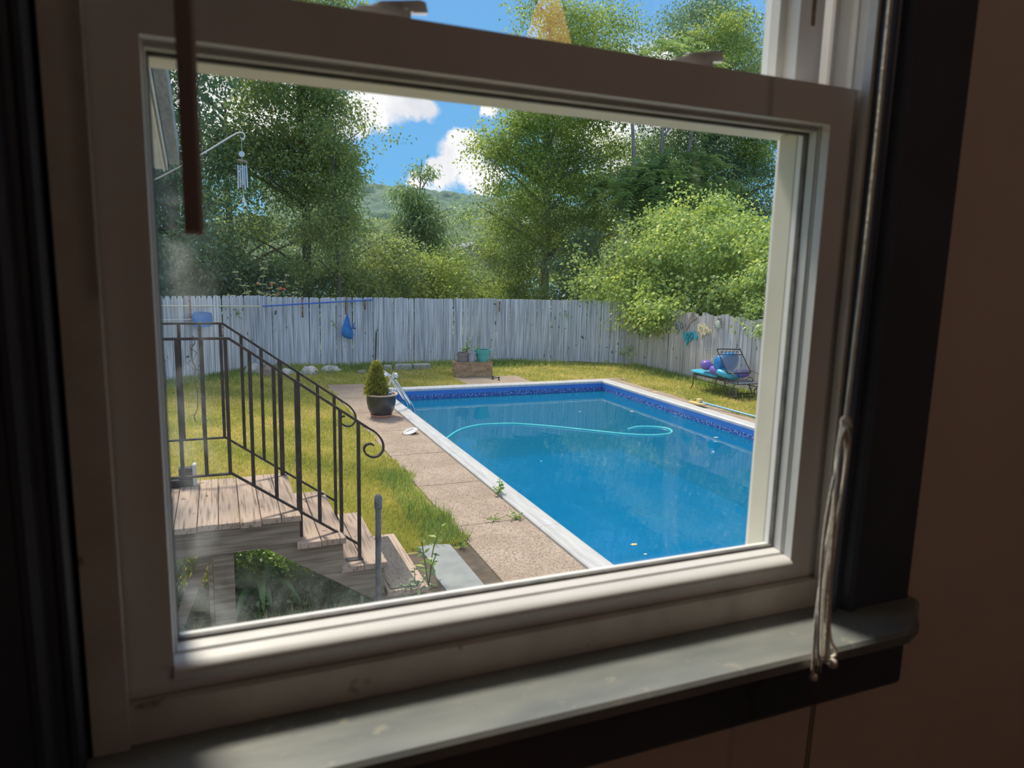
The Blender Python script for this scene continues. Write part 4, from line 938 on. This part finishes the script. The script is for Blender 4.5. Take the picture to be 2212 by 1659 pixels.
for k, (y0, z0, y1, z1, y2, z2) in enumerate(((13.36, 1.53, 13.33, 1.60, 13.40, 1.62), (13.45, 1.53, 13.40, 1.59, 13.36, 1.575), (13.34, 1.49, 13.27, 1.55, 13.23, 1.53), (13.34, 1.46, 13.26, 1.49, 13.24, 1.45), (13.34, 1.42, 13.28, 1.42, 13.26, 1.38), (13.48, 1.44, 13.53, 1.46, 13.54, 1.41), (13.47, 1.39, 13.52, 1.39, 13.51, 1.35), (13.40, 1.35, 13.42, 1.31, 13.39, 1.29))):
    MB().tube(smoothpath([(10.70, y0, z0), (10.695, y1, z1), (10.70, y2, z2)], 4), .012, 6).build('leg', MT['crabdark'], t, True)

# ---- iron lounger with floats
CH = thing('iron_lounger', (10.25, 12.3, 0), 'black wrought-iron chaise lounger on wheels by the fence', 'lounger')
fx0, fx1, fyF, fyH = 9.88, 10.52, 13.12, 11.62
def tb(name, pts, r_=.011, m='iron2', sub=5, par=CH): return MB().tube(smoothpath(pts, sub) if len(pts) > 2 else pts, r_, 6).build(name, MT[m], par, True)
for x in (fx0, fx1):
    tb('side_rail', [(x, fyF, .37), (x, fyH, .36)])
    tb('lower_rail', [(x, fyF - .02, .27), (x, fyH + .02, .26)], .009)
    tb('leg', [(x - .02, fyF + .06, 0), (x, fyF + .0, .15), (x, fyF - .01, .36), (x, fyF - .05, .39), (x, fyF - .09, .36), (x, fyF - .09, .27)])
    tb('leg', [(x, 12.05, .36), (x, 11.98, .20), (x, 11.90, .10)])
    tb('arm', [(x, 12.25, .36), (x, 12.20, .52), (x, 12.02, .58), (x, 11.80, .56), (x, 11.66, .47), (x, 11.62, .36)])
    tb('arm_scroll', [(x, 12.13, .37), (x, 12.02, .44), (x, 11.92, .40), (x, 11.95, .33), (x, 12.04, .34)], .009)
    tb('back_brace', [(x, 11.70, .36), (x, 11.85, .15)], .008)
for y in (fyF, 12.7, 12.3, 11.9, fyH): tb('cross_bar', [(fx0, y, .36), (fx1, y, .36)], .009)
tb('axle', [(fx0 - .04, 11.87, .11), (fx1 + .04, 11.87, .11)], .010)
tb('cross_bar', [(fx0, 11.75, .06), (fx1, 11.75, .06)], .007)
for x in (fx0 + .10, fx1 + .10):
    wh = MB(); ring = [(x, 11.87 + .10 * math.cos(a), .112 + .10 * math.sin(a)) for a in [k * math.pi / 12 for k in range(25)]]
    w_ = MB().tube(ring, .014, 6).build('wheel', MT['rubber'], CH, True)
    sp_ = MB()
    for k in range(5): a = k * 2 * math.pi / 5; sp_.tube([(x, 11.87, .112), (x, 11.87 + .095 * math.cos(a), .112 + .095 * math.sin(a))], .007, 5)
    so_ = sp_.build('spokes', MT['rubber'], CH, True)
# backrest folded forward over the seat
bx0, bx1 = 9.80, 10.40; A0 = (11.86, .56); A1 = (12.24, 1.01)
tb('back_frame', [(bx0, *A0), (bx0 - .02, A1[0] - .03, A1[1] - .03), (bx0, *A1), (bx0 + .04, A1[0] + .01, A1[1] + .02), (bx1 - .04, A1[0] + .01, A1[1] + .0), (bx1, A1[0], A1[1] - .02), (bx1, *A0)], .012)
tb('back_frame', [(bx0, *A0), (bx1, *A0)], .012)
tb('back_bar', [(bx0, A1[0] - .075, A1[1] - .09), (bx1, A1[0] - .075, A1[1] - .10)], .009)
for k in range(5):
    x = bx0 + .09 + k * .10
    tb('back_scroll', [(x - .04, A1[0] - .07, A1[1] - .085), (x - .02, A1[0] - .03, A1[1] - .03), (x + .01, A1[0] - .05, A1[1] - .05), (x + .04, A1[0] - .01, A1[1] - .005)], .007)
q = MB(); q.add([(bx0, A0[0], A0[1]), (bx1, A0[0], A0[1]), (bx1, A1[0] - .075, A1[1] - .10), (bx0, A1[0] - .075, A1[1] - .09)], [(0, 1, 2, 3)])
def slingmat():
    m, N, L, b = nodes('see_through_sling'); out = N['Material Output']; b.inputs['Base Color'].default_value = (.18, .22, .30, 1)
    tr = N.new('ShaderNodeBsdfTransparent'); mx = N.new('ShaderNodeMixShader'); mx.inputs[0].default_value = .50
    L.new(tr.outputs[0], mx.inputs[1]); L.new(b.outputs[0], mx.inputs[2]); L.new(mx.outputs[0], out.inputs['Surface']); return m
q.build('back_sling', slingmat(), CH)
sg = MB().box(fx0 + .01, fx1 - .01, 11.66, 13.10, .366, .372); sg.build('seat_mesh', slingmat(), CH)
def pillow(c, s, seed, pinch=.5, rot=0):
    b = MB(); n1, n2 = 20, 12; vs = []; fs = []
    for i in range(n2 + 1):
        v = -math.pi / 2 + math.pi * i / n2
        for j in range(n1):
            a = 2 * math.pi * j / n1; ca, sa = math.cos(a), math.sin(a); cv, sv = math.cos(v), math.sin(v)
            f = lambda t_, p: math.copysign(abs(t_) ** p, t_)
            wr = 1 + .04 * math.sin(a * 5 + seed) * cv
            vs.append((s[0] * f(ca, pinch) * f(cv, pinch) * wr, s[1] * f(sa, pinch) * f(cv, pinch) * wr, s[2] * f(sv, .8)))
    for i in range(n2):
        for j in range(n1): a = i * n1 + j; d = i * n1 + (j + 1) % n1; fs.append((a, d, d + n1, a + n1))
    b.add(vs, fs); b.xf(Matrix.Translation(c) @ Matrix.Rotation(rot, 4, 'Z') if not isinstance(rot, tuple) else Matrix.Translation(c) @ Matrix.Rotation(rot[2], 4, 'Z') @ Matrix.Rotation(rot[1], 4, 'Y') @ Matrix.Rotation(rot[0], 4, 'X'))
    return b
tag(pillow((10.15, 12.80, .425), (.31, .50, .05), 1, .45).build('pool_float', MT['aquafloat'], loc=(10.15, 12.8, .38), smooth=True), 'flat aqua air mattress lying on the lounger seat', 'pool float')
t = thing('pool_float', (10.15, 12.32, .50), 'big blue rolled inflatable with white stripes under the folded backrest', 'pool float')
pillow((10.12, 12.33, .72), (.30, .13, .22), 2, .6, (.35, -.1, .1)).build('body', MT['bluefloat'], t, True)
tb('stripe', [(9.86, 12.48, .80), (9.90, 12.50, .70), (10.0, 12.50, .60), (10.1, 12.48, .56)], .012, 'whitefloat', 5, t)
tb('stripe', [(9.88, 12.46, .86), (9.98, 12.50, .80), (10.06, 12.50, .68), (10.1, 12.50, .60)], .010, 'whitefloat', 5, t)
pillow((10.05, 12.16, .50), (.24, .22, .09), 6, .6, (.2, .1, .3)).build('flap', MT['aquafloat'], t, True)
tag(pillow((9.90, 12.72, .62), (.11, .12, .11), 3, .8).build('pool_float', MT['purplefloat'], loc=(9.9, 12.72, .55), smooth=True), 'round purple inflatable pushed against the blue roll', 'pool float')
tag(pillow((9.96, 12.42, .53), (.14, .16, .10), 4, .8, (.2, .3, .3)).build('pool_float', MT['purplefloat'], loc=(9.96, 12.42, .5), smooth=True), 'crumpled purple inflatable lying on the aqua mattress', 'pool float')
tag(pillow((10.30, 12.0, .53), (.16, .10, .09), 8, .7).build('pool_float', MT['purplefloat'], loc=(10.3, 12, .5), smooth=True), 'purple inflatable squeezed behind the grey sling', 'pool float')
# ---- brush and pole on the edge of the pool
t = thing('pool_brush', (8.75, 11.4, .055), 'straw-yellow pool brush head on a light blue pole', 'pool brush')
MB().prism([(8.60, 11.55), (8.64, 11.25), (8.72, 11.18), (8.82, 11.22), (8.80, 11.42), (8.70, 11.60)], (.055, .085), 'z').build('brush_head', MT['yellowplastic'], t)
MB().box(8.72, 8.80, 11.34, 11.44, .085, .16, .01).build('socket', MT['yellowplastic'], t)
MB().tube([(8.77, 11.38, .10), (9.02, 10.1, .045), (9.22, 9.1, .03)], .018, 8).build('pole', MT['skypole'], t, True)
tag(MB().prism([(8.62, 12.82), (8.68, 12.76), (8.72, 12.82), (8.66, 12.90)], (.054, .062), 'z').build('fallen_leaf', MT['yellowplastic'], loc=(8.66, 12.82, .055)), 'yellow fallen leaf lying on the white coping', 'leaf')

# ================================================================== PLANTS
# ---- grass, far too many blades to count
def ingrass(x, y):
    e = .07 * np.sin(y * 3.1) + .05 * np.sin(y * 8.3 + 1)
    left = (x < 2.10 + e * .8) & (y > 6.15 + .05 * np.sin(x * 6)) & (y < 16.9 + np.clip((x + .8) * .9, -3, 1.7))
    left &= ~((x > 1.55) & (x < 2.0) & (y < 6.15)); left |= (x > 1.45) & (x < 1.95 + e) & (y > 6.1) & (y < 6.4)
    far_ = (x > -1) & (x < 10.7) & (y > np.where(x < 2.1, 15, np.where(x < 3.0, 15.63 + e * .5, np.where((x > 5.14) & (x < 6.75), 16.05 + e * .4, np.where((x > 7.7), 15.08 + e * .5, 15.0))))) & (y < 18.5 - np.clip((x - 9.6) * .6, 0, 1))
    rt = (x > 8.98 + .06 * np.sin(y * 4)) & (x < 10.75) & (y > 8) & (y < 17.5)
    return left | far_ | rt
def grass(N, hmin, hmax, wdt, m, name, label, sel=None, seed=0):
    rg = np.random.default_rng(seed); pts = []
    while sum(len(p) for p in pts) < N:
        a = rg.uniform(-.10, .80, 200000); inv = rg.uniform((1 / 20.0) ** .9, (1 / 6.0) ** .9, 200000); d = (1 / inv) ** (1 / .9)
        x, y = d * np.sin(a), d * np.cos(a); k = ingrass(x, y)
        if sel is not None: k &= sel(x, y, rg)
        pts.append(np.stack([x[k], y[k]], 1))
    p = np.concatenate(pts)[:N]; d = np.hypot(p[:, 0], p[:, 1]); n = len(p)
    P = np.column_stack([p, np.zeros(n)]); a = rg.random(n) * 6.283; ln = rg.uniform(hmin, hmax, n); lean = rg.uniform(.2, 1.3, n)
    A = np.column_stack([np.cos(a) * lean, np.sin(a) * lean, np.ones(n)]); Nn_ = np.column_stack([np.cos(a), np.sin(a), np.full(n, -.5)]) + rg.normal(size=(n, 3)) * .3
    patch = .5 + .28 * np.sin(p[:, 0] * 1.9 + np.sin(p[:, 1] * 1.3) * 2) * np.sin(p[:, 1] * 1.1 + 1) + .14 * np.sin(p[:, 0] * 5 + p[:, 1] * 4)
    o = leafobj(name, LF[m], None, P, A, Nn_, ln, wdt * np.clip(d / 9, .7, 1.8), patch + rg.normal(0, .20, n), .05)
    return tag(o, label, 'grass', kind='stuff')
grass(150000, .035, .085, .008, 'grass', 'lawn_grass', 'short yellow-green lawn grass around the pool', seed=1)
def edge(x, y, rg):
    near_f = (y > 17.2 + np.clip(x * .55, -1, .9) - rg.exponential(.30, len(x))) & (x < 10.5)
    rf = (x > 10.62 - rg.exponential(.14, len(x))) & (y < 17.5)
    wk_ = (np.abs(x - 1.95) < .22) & (y < 8.6) & (rg.random(len(x)) < .10)
    return near_f | rf | wk_
grass(15000, .06, .20, .011, 'tallgrass', 'rough_grass', 'taller green grass and weeds along fence and walkway', edge, 2)
# ---- weeds
wd_ = [((2.90, 7.33, .02), 'leafy green weed sprouting beside the white coping', [(.02, 0, .22), (.06, .02, .16), (-.06, 0, .12), (.0, -.05, .10), (.05, -.04, .13)], 9, .06),
       ((2.55, 6.55, .02), 'flat wispy weed in the slab joint', [(.10, 0, .04), (-.12, .02, .05), (.04, .03, .07), (-.05, -.02, .06)], 6, .04),
       ((2.80, 6.52, .02), 'spreading grass weed in the joint beside the coping', [(.06, .03, .06), (-.09, .02, .05), (.02, -.04, .05), (-.04, .05, .08)], 7, .055),
       ((2.01, 6.0, .0), 'small upright weed at the bluestone corner', [(0, 0, .13), (.04, .02, .09), (-.03, .02, .10)], 6, .05),
       ((1.52, 5.35, .0), 'tall leggy weed with narrow leaves beside the lowest stair', [(.12, .05, .50), (-.06, 0, .40), (.05, -.05, .30)], 9, .10),
       ((1.30, 5.0, .0), 'bushy low weed at the foot of the stairs', [(.10, 0, .26), (-.10, 0, .22), (.02, .05, .32), (.16, .02, .18), (-.04, -.04, .24), (.06, -.05, .2)], 12, .07),
       ((.82, 4.95, .0), 'pale star-leaved weed beside the standpipe', [(.02, 0, .10), (.10, 0, .08), (-.08, .02, .09)], 7, .09)]
for i, (b_, lab, st_, ln_, sz_) in enumerate(wd_): sprig('weed', lab, b_, st_, ln_, sz_, 'weed' if i != 5 else 'shade', 'weed', seed=10 + i, ratio=.34 if i == 4 else .5)
# broad-leaved lily whose big leaves can be picked out one by one
t = thing('strap_leaf_plant', (.20, 5.38, .0), 'strap-leaved green plant under the wooden stairs', 'plant')
for k in range(11):
    a = k * 2.399; ln_ = .26 + .08 * math.sin(k * 3); h_ = .24 - .012 * k
    c = [(0, 0, .04), (ln_ * .35 * math.cos(a), ln_ * .35 * math.sin(a), .10 + h_ * .7), (ln_ * .75 * math.cos(a), ln_ * .75 * math.sin(a), .10 + h_ * .75), (ln_ * 1.1 * math.cos(a), ln_ * 1.1 * math.sin(a), .06 + h_ * .2)]
    pa = smoothpath(c, 3); sd = Vector((-math.sin(a), math.cos(a), 0)); vs = []; fs = []
    for i, p in enumerate(pa):
        f = i / (len(pa) - 1); w_ = .030 * math.sin(math.pi * min(.97, f * .9 + .08)) ** .7
        vs += [Vector((.20, 5.38, 0)) + p + sd * w_ + Vector((0, 0, .012)), Vector((.20, 5.38, 0)) + p, Vector((.20, 5.38, 0)) + p - sd * w_ + Vector((0, 0, .012))]
    for i in range(len(pa) - 1): fs += [(3 * i, 3 * i + 1, 3 * i + 4, 3 * i + 3), (3 * i + 1, 3 * i + 2, 3 * i + 5, 3 * i + 4)]
    MB().add(vs, fs).build('leaf', MT['lilyleaf'], t, True)
def bush(name, label, blobs, k, n, spread, size, m, base, cat='shrub', group=None, seed=0, ratio=.62, droop=.35):
    rg = np.random.default_rng(900 + seed); t = thing(name, base, label, cat, group)
    C, D = blobpts(blobs, k, rg, .35); tag(leafobj('foliage', LF[m], t, *sprays(C, int(n * 1.4), spread, droop=droop, size=size * .88, rng=rg, ratio=ratio)), kind='stuff')
    b = MB()
    for i in range(min(14, k)):
        c = Vector(C[i]); b.tube(smoothpath([Vector(base), Vector(base).lerp(c, .5) + Vector((0, 0, .1 * abs(c.z - base[2]))), c], 3), [.012 * (1 + size * 4), .01, .008, .007, .006, .004, .003], 4, False)
    b.build('stems', MT['stem' if size < .08 else 'bark'], t, True)
    return t
bush('undergrowth', 'leafy green undergrowth behind the stair posts', [(.35, 5.95, .22, .45, .25, .25), (.0, 6.0, .2, .3, .2, .2), (.75, 5.9, .12, .3, .2, .14)], 60, 16, .055, .055, 'weed', (.3, 5.95, 0), seed=1)
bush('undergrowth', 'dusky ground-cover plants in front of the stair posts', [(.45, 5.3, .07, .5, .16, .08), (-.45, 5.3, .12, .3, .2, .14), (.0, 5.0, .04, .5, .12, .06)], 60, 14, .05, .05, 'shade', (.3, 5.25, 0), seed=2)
bush('undergrowth', 'straw-green weeds beside the landing post', [(-.45, 5.75, .22, .22, .16, .24)], 24, 14, .06, .06, 'apple', (-.45, 5.75, 0), seed=3)

bush('undergrowth', 'bright sunlit weeds on the lawn side under the stairs', [(.5, 6.25, .16, .5, .14, .18), (.1, 6.3, .2, .4, .14, .22), (.9, 6.2, .10, .3, .12, .12)], 110, 16, .05, .05, 'weed', (.4, 6.25, 0), seed=4)
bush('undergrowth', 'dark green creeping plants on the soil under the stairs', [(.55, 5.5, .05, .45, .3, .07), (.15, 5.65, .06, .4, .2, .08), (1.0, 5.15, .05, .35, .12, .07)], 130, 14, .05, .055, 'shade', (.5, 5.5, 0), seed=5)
n_g = 1500; rg = np.random.default_rng(61)
P = np.column_stack([rg.uniform(-.4, 1.35, n_g), rg.uniform(4.95, 6.1, n_g), np.full(n_g, .01)]); an = rg.random(n_g) * 6.283
A = np.column_stack([np.cos(an) * .7, np.sin(an) * .7, np.ones(n_g)])
tag(leafobj('wild_grass', LF['tallgrass'], None, P, A, np.column_stack([np.cos(an), np.sin(an), np.full(n_g, -.5)]), rg.uniform(.05, .16, n_g), .007, rg.normal(.45, .25, n_g), .05), 'wild grass growing under the wooden stairs', 'grass', kind='stuff')
# ---- trees beyond the fence
G = 'trees beyond the fence'
tree('ivy_tree', 'tall dense dark tree wrapped in ivy behind the porch', G, (-1.1, 21.2, 0), [(-1.3, 21.2, 7.5, 1.9, 1.7, 5.0), (-1.1, 21, 3.0, 1.7, 1.4, 2.6), (-3.0, 21.5, 6, 2, 1.6, 5), (.1, 21.2, 10, 1.4, 1.2, 2.4)], 950, 44, .34, .14, 'dark', .30, 12.0, seed=1, nbr=20, shell=.55)
tree('maple_tree', 'tall loose-crowned tree with sky showing through its leaves', G, (2.5, 22.6, 0), [(2.2, 22.5, 8.2, 1.7, 1.5, 3.6), (3.2, 22.5, 6.4, 1.25, 1.2, 1.9), (2.9, 22.4, 4.2, 1.1, 1.0, 1.2), (3.1, 22.6, 10.0, 1.0, 1.0, 1.7), (1.1, 22.3, 5.0, 1.0, 1.0, 1.6)], 810, 40, .27, .125, 'mid', .17, 11.5, seed=2, nbr=40, shell=.30)
tree('sapling_tree', 'slender olive-green tree rising above the blue pole', G, (3.15, 20.6, 0), [(3.1, 20.6, 5.0, .50, .5, 1.7), (3.0, 20.6, 3.2, .85, .7, 1.3)], 150, 40, .20, .105, 'mid', .07, 6.5, seed=3, nbr=18)
for i, (x, y, h, rx, m, lab) in enumerate(((-1.6, 20.3, 3.2, 1.3, 'dark', 'dark shrub behind the fence next to the porch'), (.2, 20.6, 3.4, 1.2, 'dark', 'dark shrub behind the apple sapling'), (1.9, 20.6, 3.0, 1.2, 'dark', 'dusky shrub behind the fence left of the slender tree'), (3.9, 20.8, 2.9, 1.1, 'mid', 'green shrub behind the fence above the blue pole tip'), (5.0, 21.6, 3.6, 1.2, 'mid', 'bright green shrub beneath the tall loose tree'), (6.1, 22.5, 3.3, 1.1, 'yellow', 'olive shrub below the feathery tree'))):
    bush('shrub', lab, [(x, y + 1.0, h * .5, rx, .8, h * .54)], 200, 34, .24, .12, m, (x, y + 1.0, 0), 'shrub', 'shrubs behind the fence', 20 + i)
tree('feathery_tree', 'slim feathery tree standing against the white cloud', G, (7.3, 27.0, 0), [(7.25, 27, 6.1, .40, .45, .75), (6.45, 27, 5.2, .45, .5, .45), (8.05, 27, 5.3, .40, .5, .40), (7.2, 27, 4.9, .95, .6, .6), (7.25, 27, 3.9, 1.45, 1.0, 1.0), (7.25, 27, 2.4, 1.6, 1.0, 1.5)], 345, 30, .24, .21, 'feather', .08, 6.6, 'bark', 40, False, .15, ratio=.30, droop=.7, seed=5)
bush('young_tree', 'yellow-green young tree left of the pale house', [(7.6, 24.5, 2.2, 1.2, 1.0, 1.5), (7.0, 24.2, 1.6, 1.0, .9, 1.3)], 190, 36, .22, .115, 'yellow', (7.4, 24.4, 0), 'tree', G, 31)
bush('young_tree', 'golden-green young tree in front of the pale house', [(9.1, 24.0, 2.1, 1.2, 1.0, 1.6), (10.1, 23.6, 2.2, 1.1, 1.0, 1.8)], 230, 36, .22, .115, 'yellow', (9.4, 23.9, 0), 'tree', G, 32)
tree('elm_tree', 'large spreading olive tree with pale forked branches', G, (11.2, 24.2, 0), [(9.9, 24, 6.6, 1.45, 1.4, 2.4), (11.5, 24.2, 8.6, 2.0, 1.6, 2.7), (13.0, 24.4, 6.9, 1.7, 1.4, 2.2), (10.3, 24, 4.2, 1.5, 1.2, 1.3), (12.2, 24, 4.6, 1.6, 1.2, 1.4), (11.6, 24, 11.6, 1.4, 1.3, 1.6), (13.4, 24.4, 10.6, 1.4, 1.3, 1.6)], 1148, 38, .28, .125, 'yellow', .20, 11.8, 'barkgrey', 60, seed=6, shell=.30)
bush('shrub', 'dark green shrub between golden tree and vine thicket', [(10.9, 21.2, 1.7, 1.1, .9, 1.7), (11.6, 21.6, 2.6, 1.0, .9, 1.4)], 200, 36, .23, .12, 'dark', (11.0, 21.2, 0), 'shrub', 'shrubs behind the fence', 33)
tree('sumac_tree', 'tree with long feather-shaped leaves above the vine thicket', G, (14.4, 21.6, 0), [(13.0, 21.4, 5.0, 1.1, .9, 1.0), (14.4, 21.5, 5.4, 1.4, .9, 1.1), (15.8, 21.8, 5.6, 1.3, .9, 1.3), (14.3, 22.3, 9.5, 1.7, 1.2, 1.1), (15.6, 22.3, 9.0, 1.5, 1.2, 1.3)], 504, 4, .85, .19, 'sumac', .14, 9.5, 'barkgrey', 40, True, .15, seed=7, trunks=3)
tree('oak_tree', 'tall dark shady tree at the end of the brown fence', G, (18.0, 24.0, 0), [(17.2, 24, 7.0, 2.0, 1.7, 3.4), (19.4, 24, 7.5, 2.4, 1.7, 4.5), (18, 24, 3.2, 2.6, 1.6, 2.6), (21.5, 24, 5.5, 2.2, 1.7, 5), (17.6, 24, 11.3, 2.1, 1.6, 2.2)], 1100, 40, .32, .14, 'dark', .28, 11.0, seed=8, nbr=40, shell=.5)
bush('oak_sapling', 'yellow-leaved crown beside the upper window frame', [(19.0, 22.5, 9.6, 1.5, 1.1, 1.7), (19.4, 22.5, 7.6, 1.0, 1.0, 1.2), (17.2, 22.6, 11.0, 1.3, 1.0, 1.2)], 300, 36, .25, .13, 'yellow', (19.3, 22.5, 0), 'tree', G, 34)
tree('back_tree', 'mid-green tree filling the gap behind the sumac', G, (16.0, 29.0, 0), [(14.5, 29, 4.5, 3.0, 1.6, 3.6), (18.5, 29, 5.0, 3.0, 1.6, 4.5)], 504, 36, .40, .17, 'mid', .2, 8.0, seed=9)
tree('back_tree', 'dark tree filling the gap behind the maple', G, (.5, 27.0, 0), [(.3, 27, 3.4, 2.8, 1.4, 3.2), (-3, 26, 5, 3, 1.6, 5), (3.4, 28, 2.8, 1.8, 1.4, 2.2)], 456, 36, .38, .16, 'dark', .2, 8.0, seed=10)
tree('back_tree', 'blue-green tree low in front of the far hill', G, (5.4, 33.0, 0), [(5.2, 33, 3.2, 2.0, 1.4, 2.6), (8.6, 34, 2.4, 2.2, 1.4, 2.4), (11.8, 34, 3.0, 2.4, 1.4, 3.0)], 396, 34, .34, .16, 'feather', .16, 5.0, seed=11)
# vine thicket climbing over the corner of the fence
V = thing('vine_thicket', (12.3, 16.5, 0), 'bright green vine thicket spilling over the corner of the fence', 'vine')
rg = np.random.default_rng(77)
blobs = [(12.6, 18.2, 2.4, 1.9, 1.6, 1.9), (12.4, 16.6, 2.9, 1.4, 1.6, 1.75), (11.5, 18.6, 1.9, 1.5, 1.2, 1.4), (12.6, 14.6, 2.5, 1.3, 1.5, 1.6), (11.2, 17.3, 1.8, .75, 1.0, .75), (12.3, 13.0, 2.0, 1.0, 1.2, 1.3), (10.95, 15.8, 1.55, .42, .75, .50)]
C, D = blobpts(blobs, 1250, rg, .66); C = C[(C[:, 2] > .6)]
C = np.concatenate([C, np.column_stack([rg.normal(10.62, .10, 46), rg.uniform(15.2, 17.3, 46), 1.65 - rg.exponential(.22, 46)])])
tag(leafobj('foliage', LF['vine'], V, *sprays(C, 46, .20, .7, .55, .105, .80, rg)), kind='stuff')
b = MB()
for i in range(26):
    c = Vector(C[i * 7]); b.tube(smoothpath([(12.2 + rg.normal() * .5, 16.5 + rg.normal() * 1.3, 0), (c.x * .5 + 6.1, c.y * .6 + 6.6, c.z * .6), c], 4), [.03 - .003 * j for j in range(9)], 5, False)
b.build('stems', MT['bark'], V, True)
bush('hanging_vine', 'loose leafy branch drooping over the fence above the lounger', [(11.1, 12.2, 1.75, .35, .8, .35), (11.5, 12.8, 2.3, .5, .8, .5), (10.95, 11.6, 1.5, .22, .5, .35)], 120, 30, .15, .12, 'vine', (11.6, 12.5, 0), 'vine', None, 35, .62, .55)
# little vines poking through the boards
for i, (b_, lab) in enumerate((((2.72, 18.62, 1.12), 'vine sprig poking through boards beside the blue bag'), ((.42, 18.0, 1.45), 'vine sprig poking through boards under the cream pole'), ((9.2, 18.28, 1.40), 'vine sprig poking through boards at the bare fence'), ((10.60, 16.6, .95), 'vine sprig hanging low on the fence corner'))):
    sprig('vine_sprig', lab, b_, [(.10, -.05, -.16), (-.08, -.06, .08), (.02, -.07, -.04)], 7, .085, 'weed', 'vine', 'sprigs on the fence', seed=40 + i)
# apple sapling
t = sprig('apple_sapling', 'thin apple sapling with red fruit behind the fence', (.95, 19.05, .2), [(.2, 0, 2.55), (-.55, 0, 2.25), (.75, 0, 2.2), (.35, .1, 2.0), (-.3, .1, 1.9), (.95, 0, 1.75), (.5, -.05, 1.72), (-.7, 0, 1.65)], 52, .15, 'apple', 'tree', stemm='barkgrey', seed=50)
for x, z in ((.98, 2.10), (1.30, 2.08), (1.52, 1.98), (1.60, 1.96)): MB().ball((x - .04, 18.93, z), .042, 12, 8, (1, 1, .92)).build('apple', MT['apple'], t, True)
# ---- far things
t = thing('far_house', (13.5, 42, 0), 'pale blue house glimpsed through the golden trees', 'house')
MB().box(12.0, 17.5, 42, 48, 0, 2.6).build('wall', MT['housewall'], t)
MB().prism([(11.8, 2.6), (17.7, 2.6), (14.7, 4.2)], (41.8, 48.2), 'y').build('roof', MT['houseroof'], t)
for x in (12.6, 14.2, 15.8):
    f_ = MB().box(x, x + .8, 41.94, 42.0, 1.0, 2.1).build('window', MT['whitepole'], t)
    MB().box(x + .06, x + .74, 41.925, 41.94, 1.06, 2.04).build('pane', MT['housewin'], f_)
def hill(name, label, y0, y1, x0, x1, hf, m, nx, ny, crowns, cr, ch, seed):
    rg = np.random.default_rng(seed); X, Y = np.meshgrid(np.linspace(x0, x1, nx), np.linspace(y0, y1, ny))
    f = (Y - y0) / (y1 - y0); Zb = hf(X) * np.sin(f * math.pi / 2) ** 1.2; Zc = np.zeros_like(X)
    dx, dy = (x1 - x0) / (nx - 1), (y1 - y0) / (ny - 1)
    for _ in range(crowns):
        cx_, cy_ = rg.uniform(x0, x1), rg.uniform(y0, y1); r_ = cr * rg.uniform(.7, 1.3); h_ = ch * rg.uniform(.7, 1.3)
        i0, i1 = max(0, int((cx_ - r_ - x0) / dx)), min(nx, int((cx_ + r_ - x0) / dx) + 2); j0, j1 = max(0, int((cy_ - r_ - y0) / dy)), min(ny, int((cy_ + r_ - y0) / dy) + 2)
        d2 = ((X[j0:j1, i0:i1] - cx_) ** 2 + (Y[j0:j1, i0:i1] - cy_) ** 2) / r_ ** 2
        Zc[j0:j1, i0:i1] = np.maximum(Zc[j0:j1, i0:i1], h_ * np.sqrt(np.clip(1 - d2, 0, 1)))
    V_ = np.stack([X, Y, Zb + Zc - .2], -1).reshape(-1, 3); a = (np.arange(ny - 1)[:, None] * nx + np.arange(nx - 1)[None]).ravel()
    me = bpy.data.meshes.new(name); me.from_pydata(V_.tolist(), [], np.stack([a, a + 1, a + nx + 1, a + nx], 1).tolist()); me.materials.append(m)
    me.polygons.foreach_set('use_smooth', [True] * len(me.polygons)); me.update()
    o = bpy.data.objects.new(name, me); COL.objects.link(o); return tag(o, label, kind='structure')
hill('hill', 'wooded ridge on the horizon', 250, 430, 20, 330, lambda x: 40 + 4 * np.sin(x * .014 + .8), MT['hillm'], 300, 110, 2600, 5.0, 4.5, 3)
hill('foothill', 'dark wooded rise below the ridge', 95, 150, 0, 120, lambda x: 8.5 + 1.2 * np.sin(x * .05), MT['hill2m'], 180, 70, 900, 2.6, 2.4, 4)
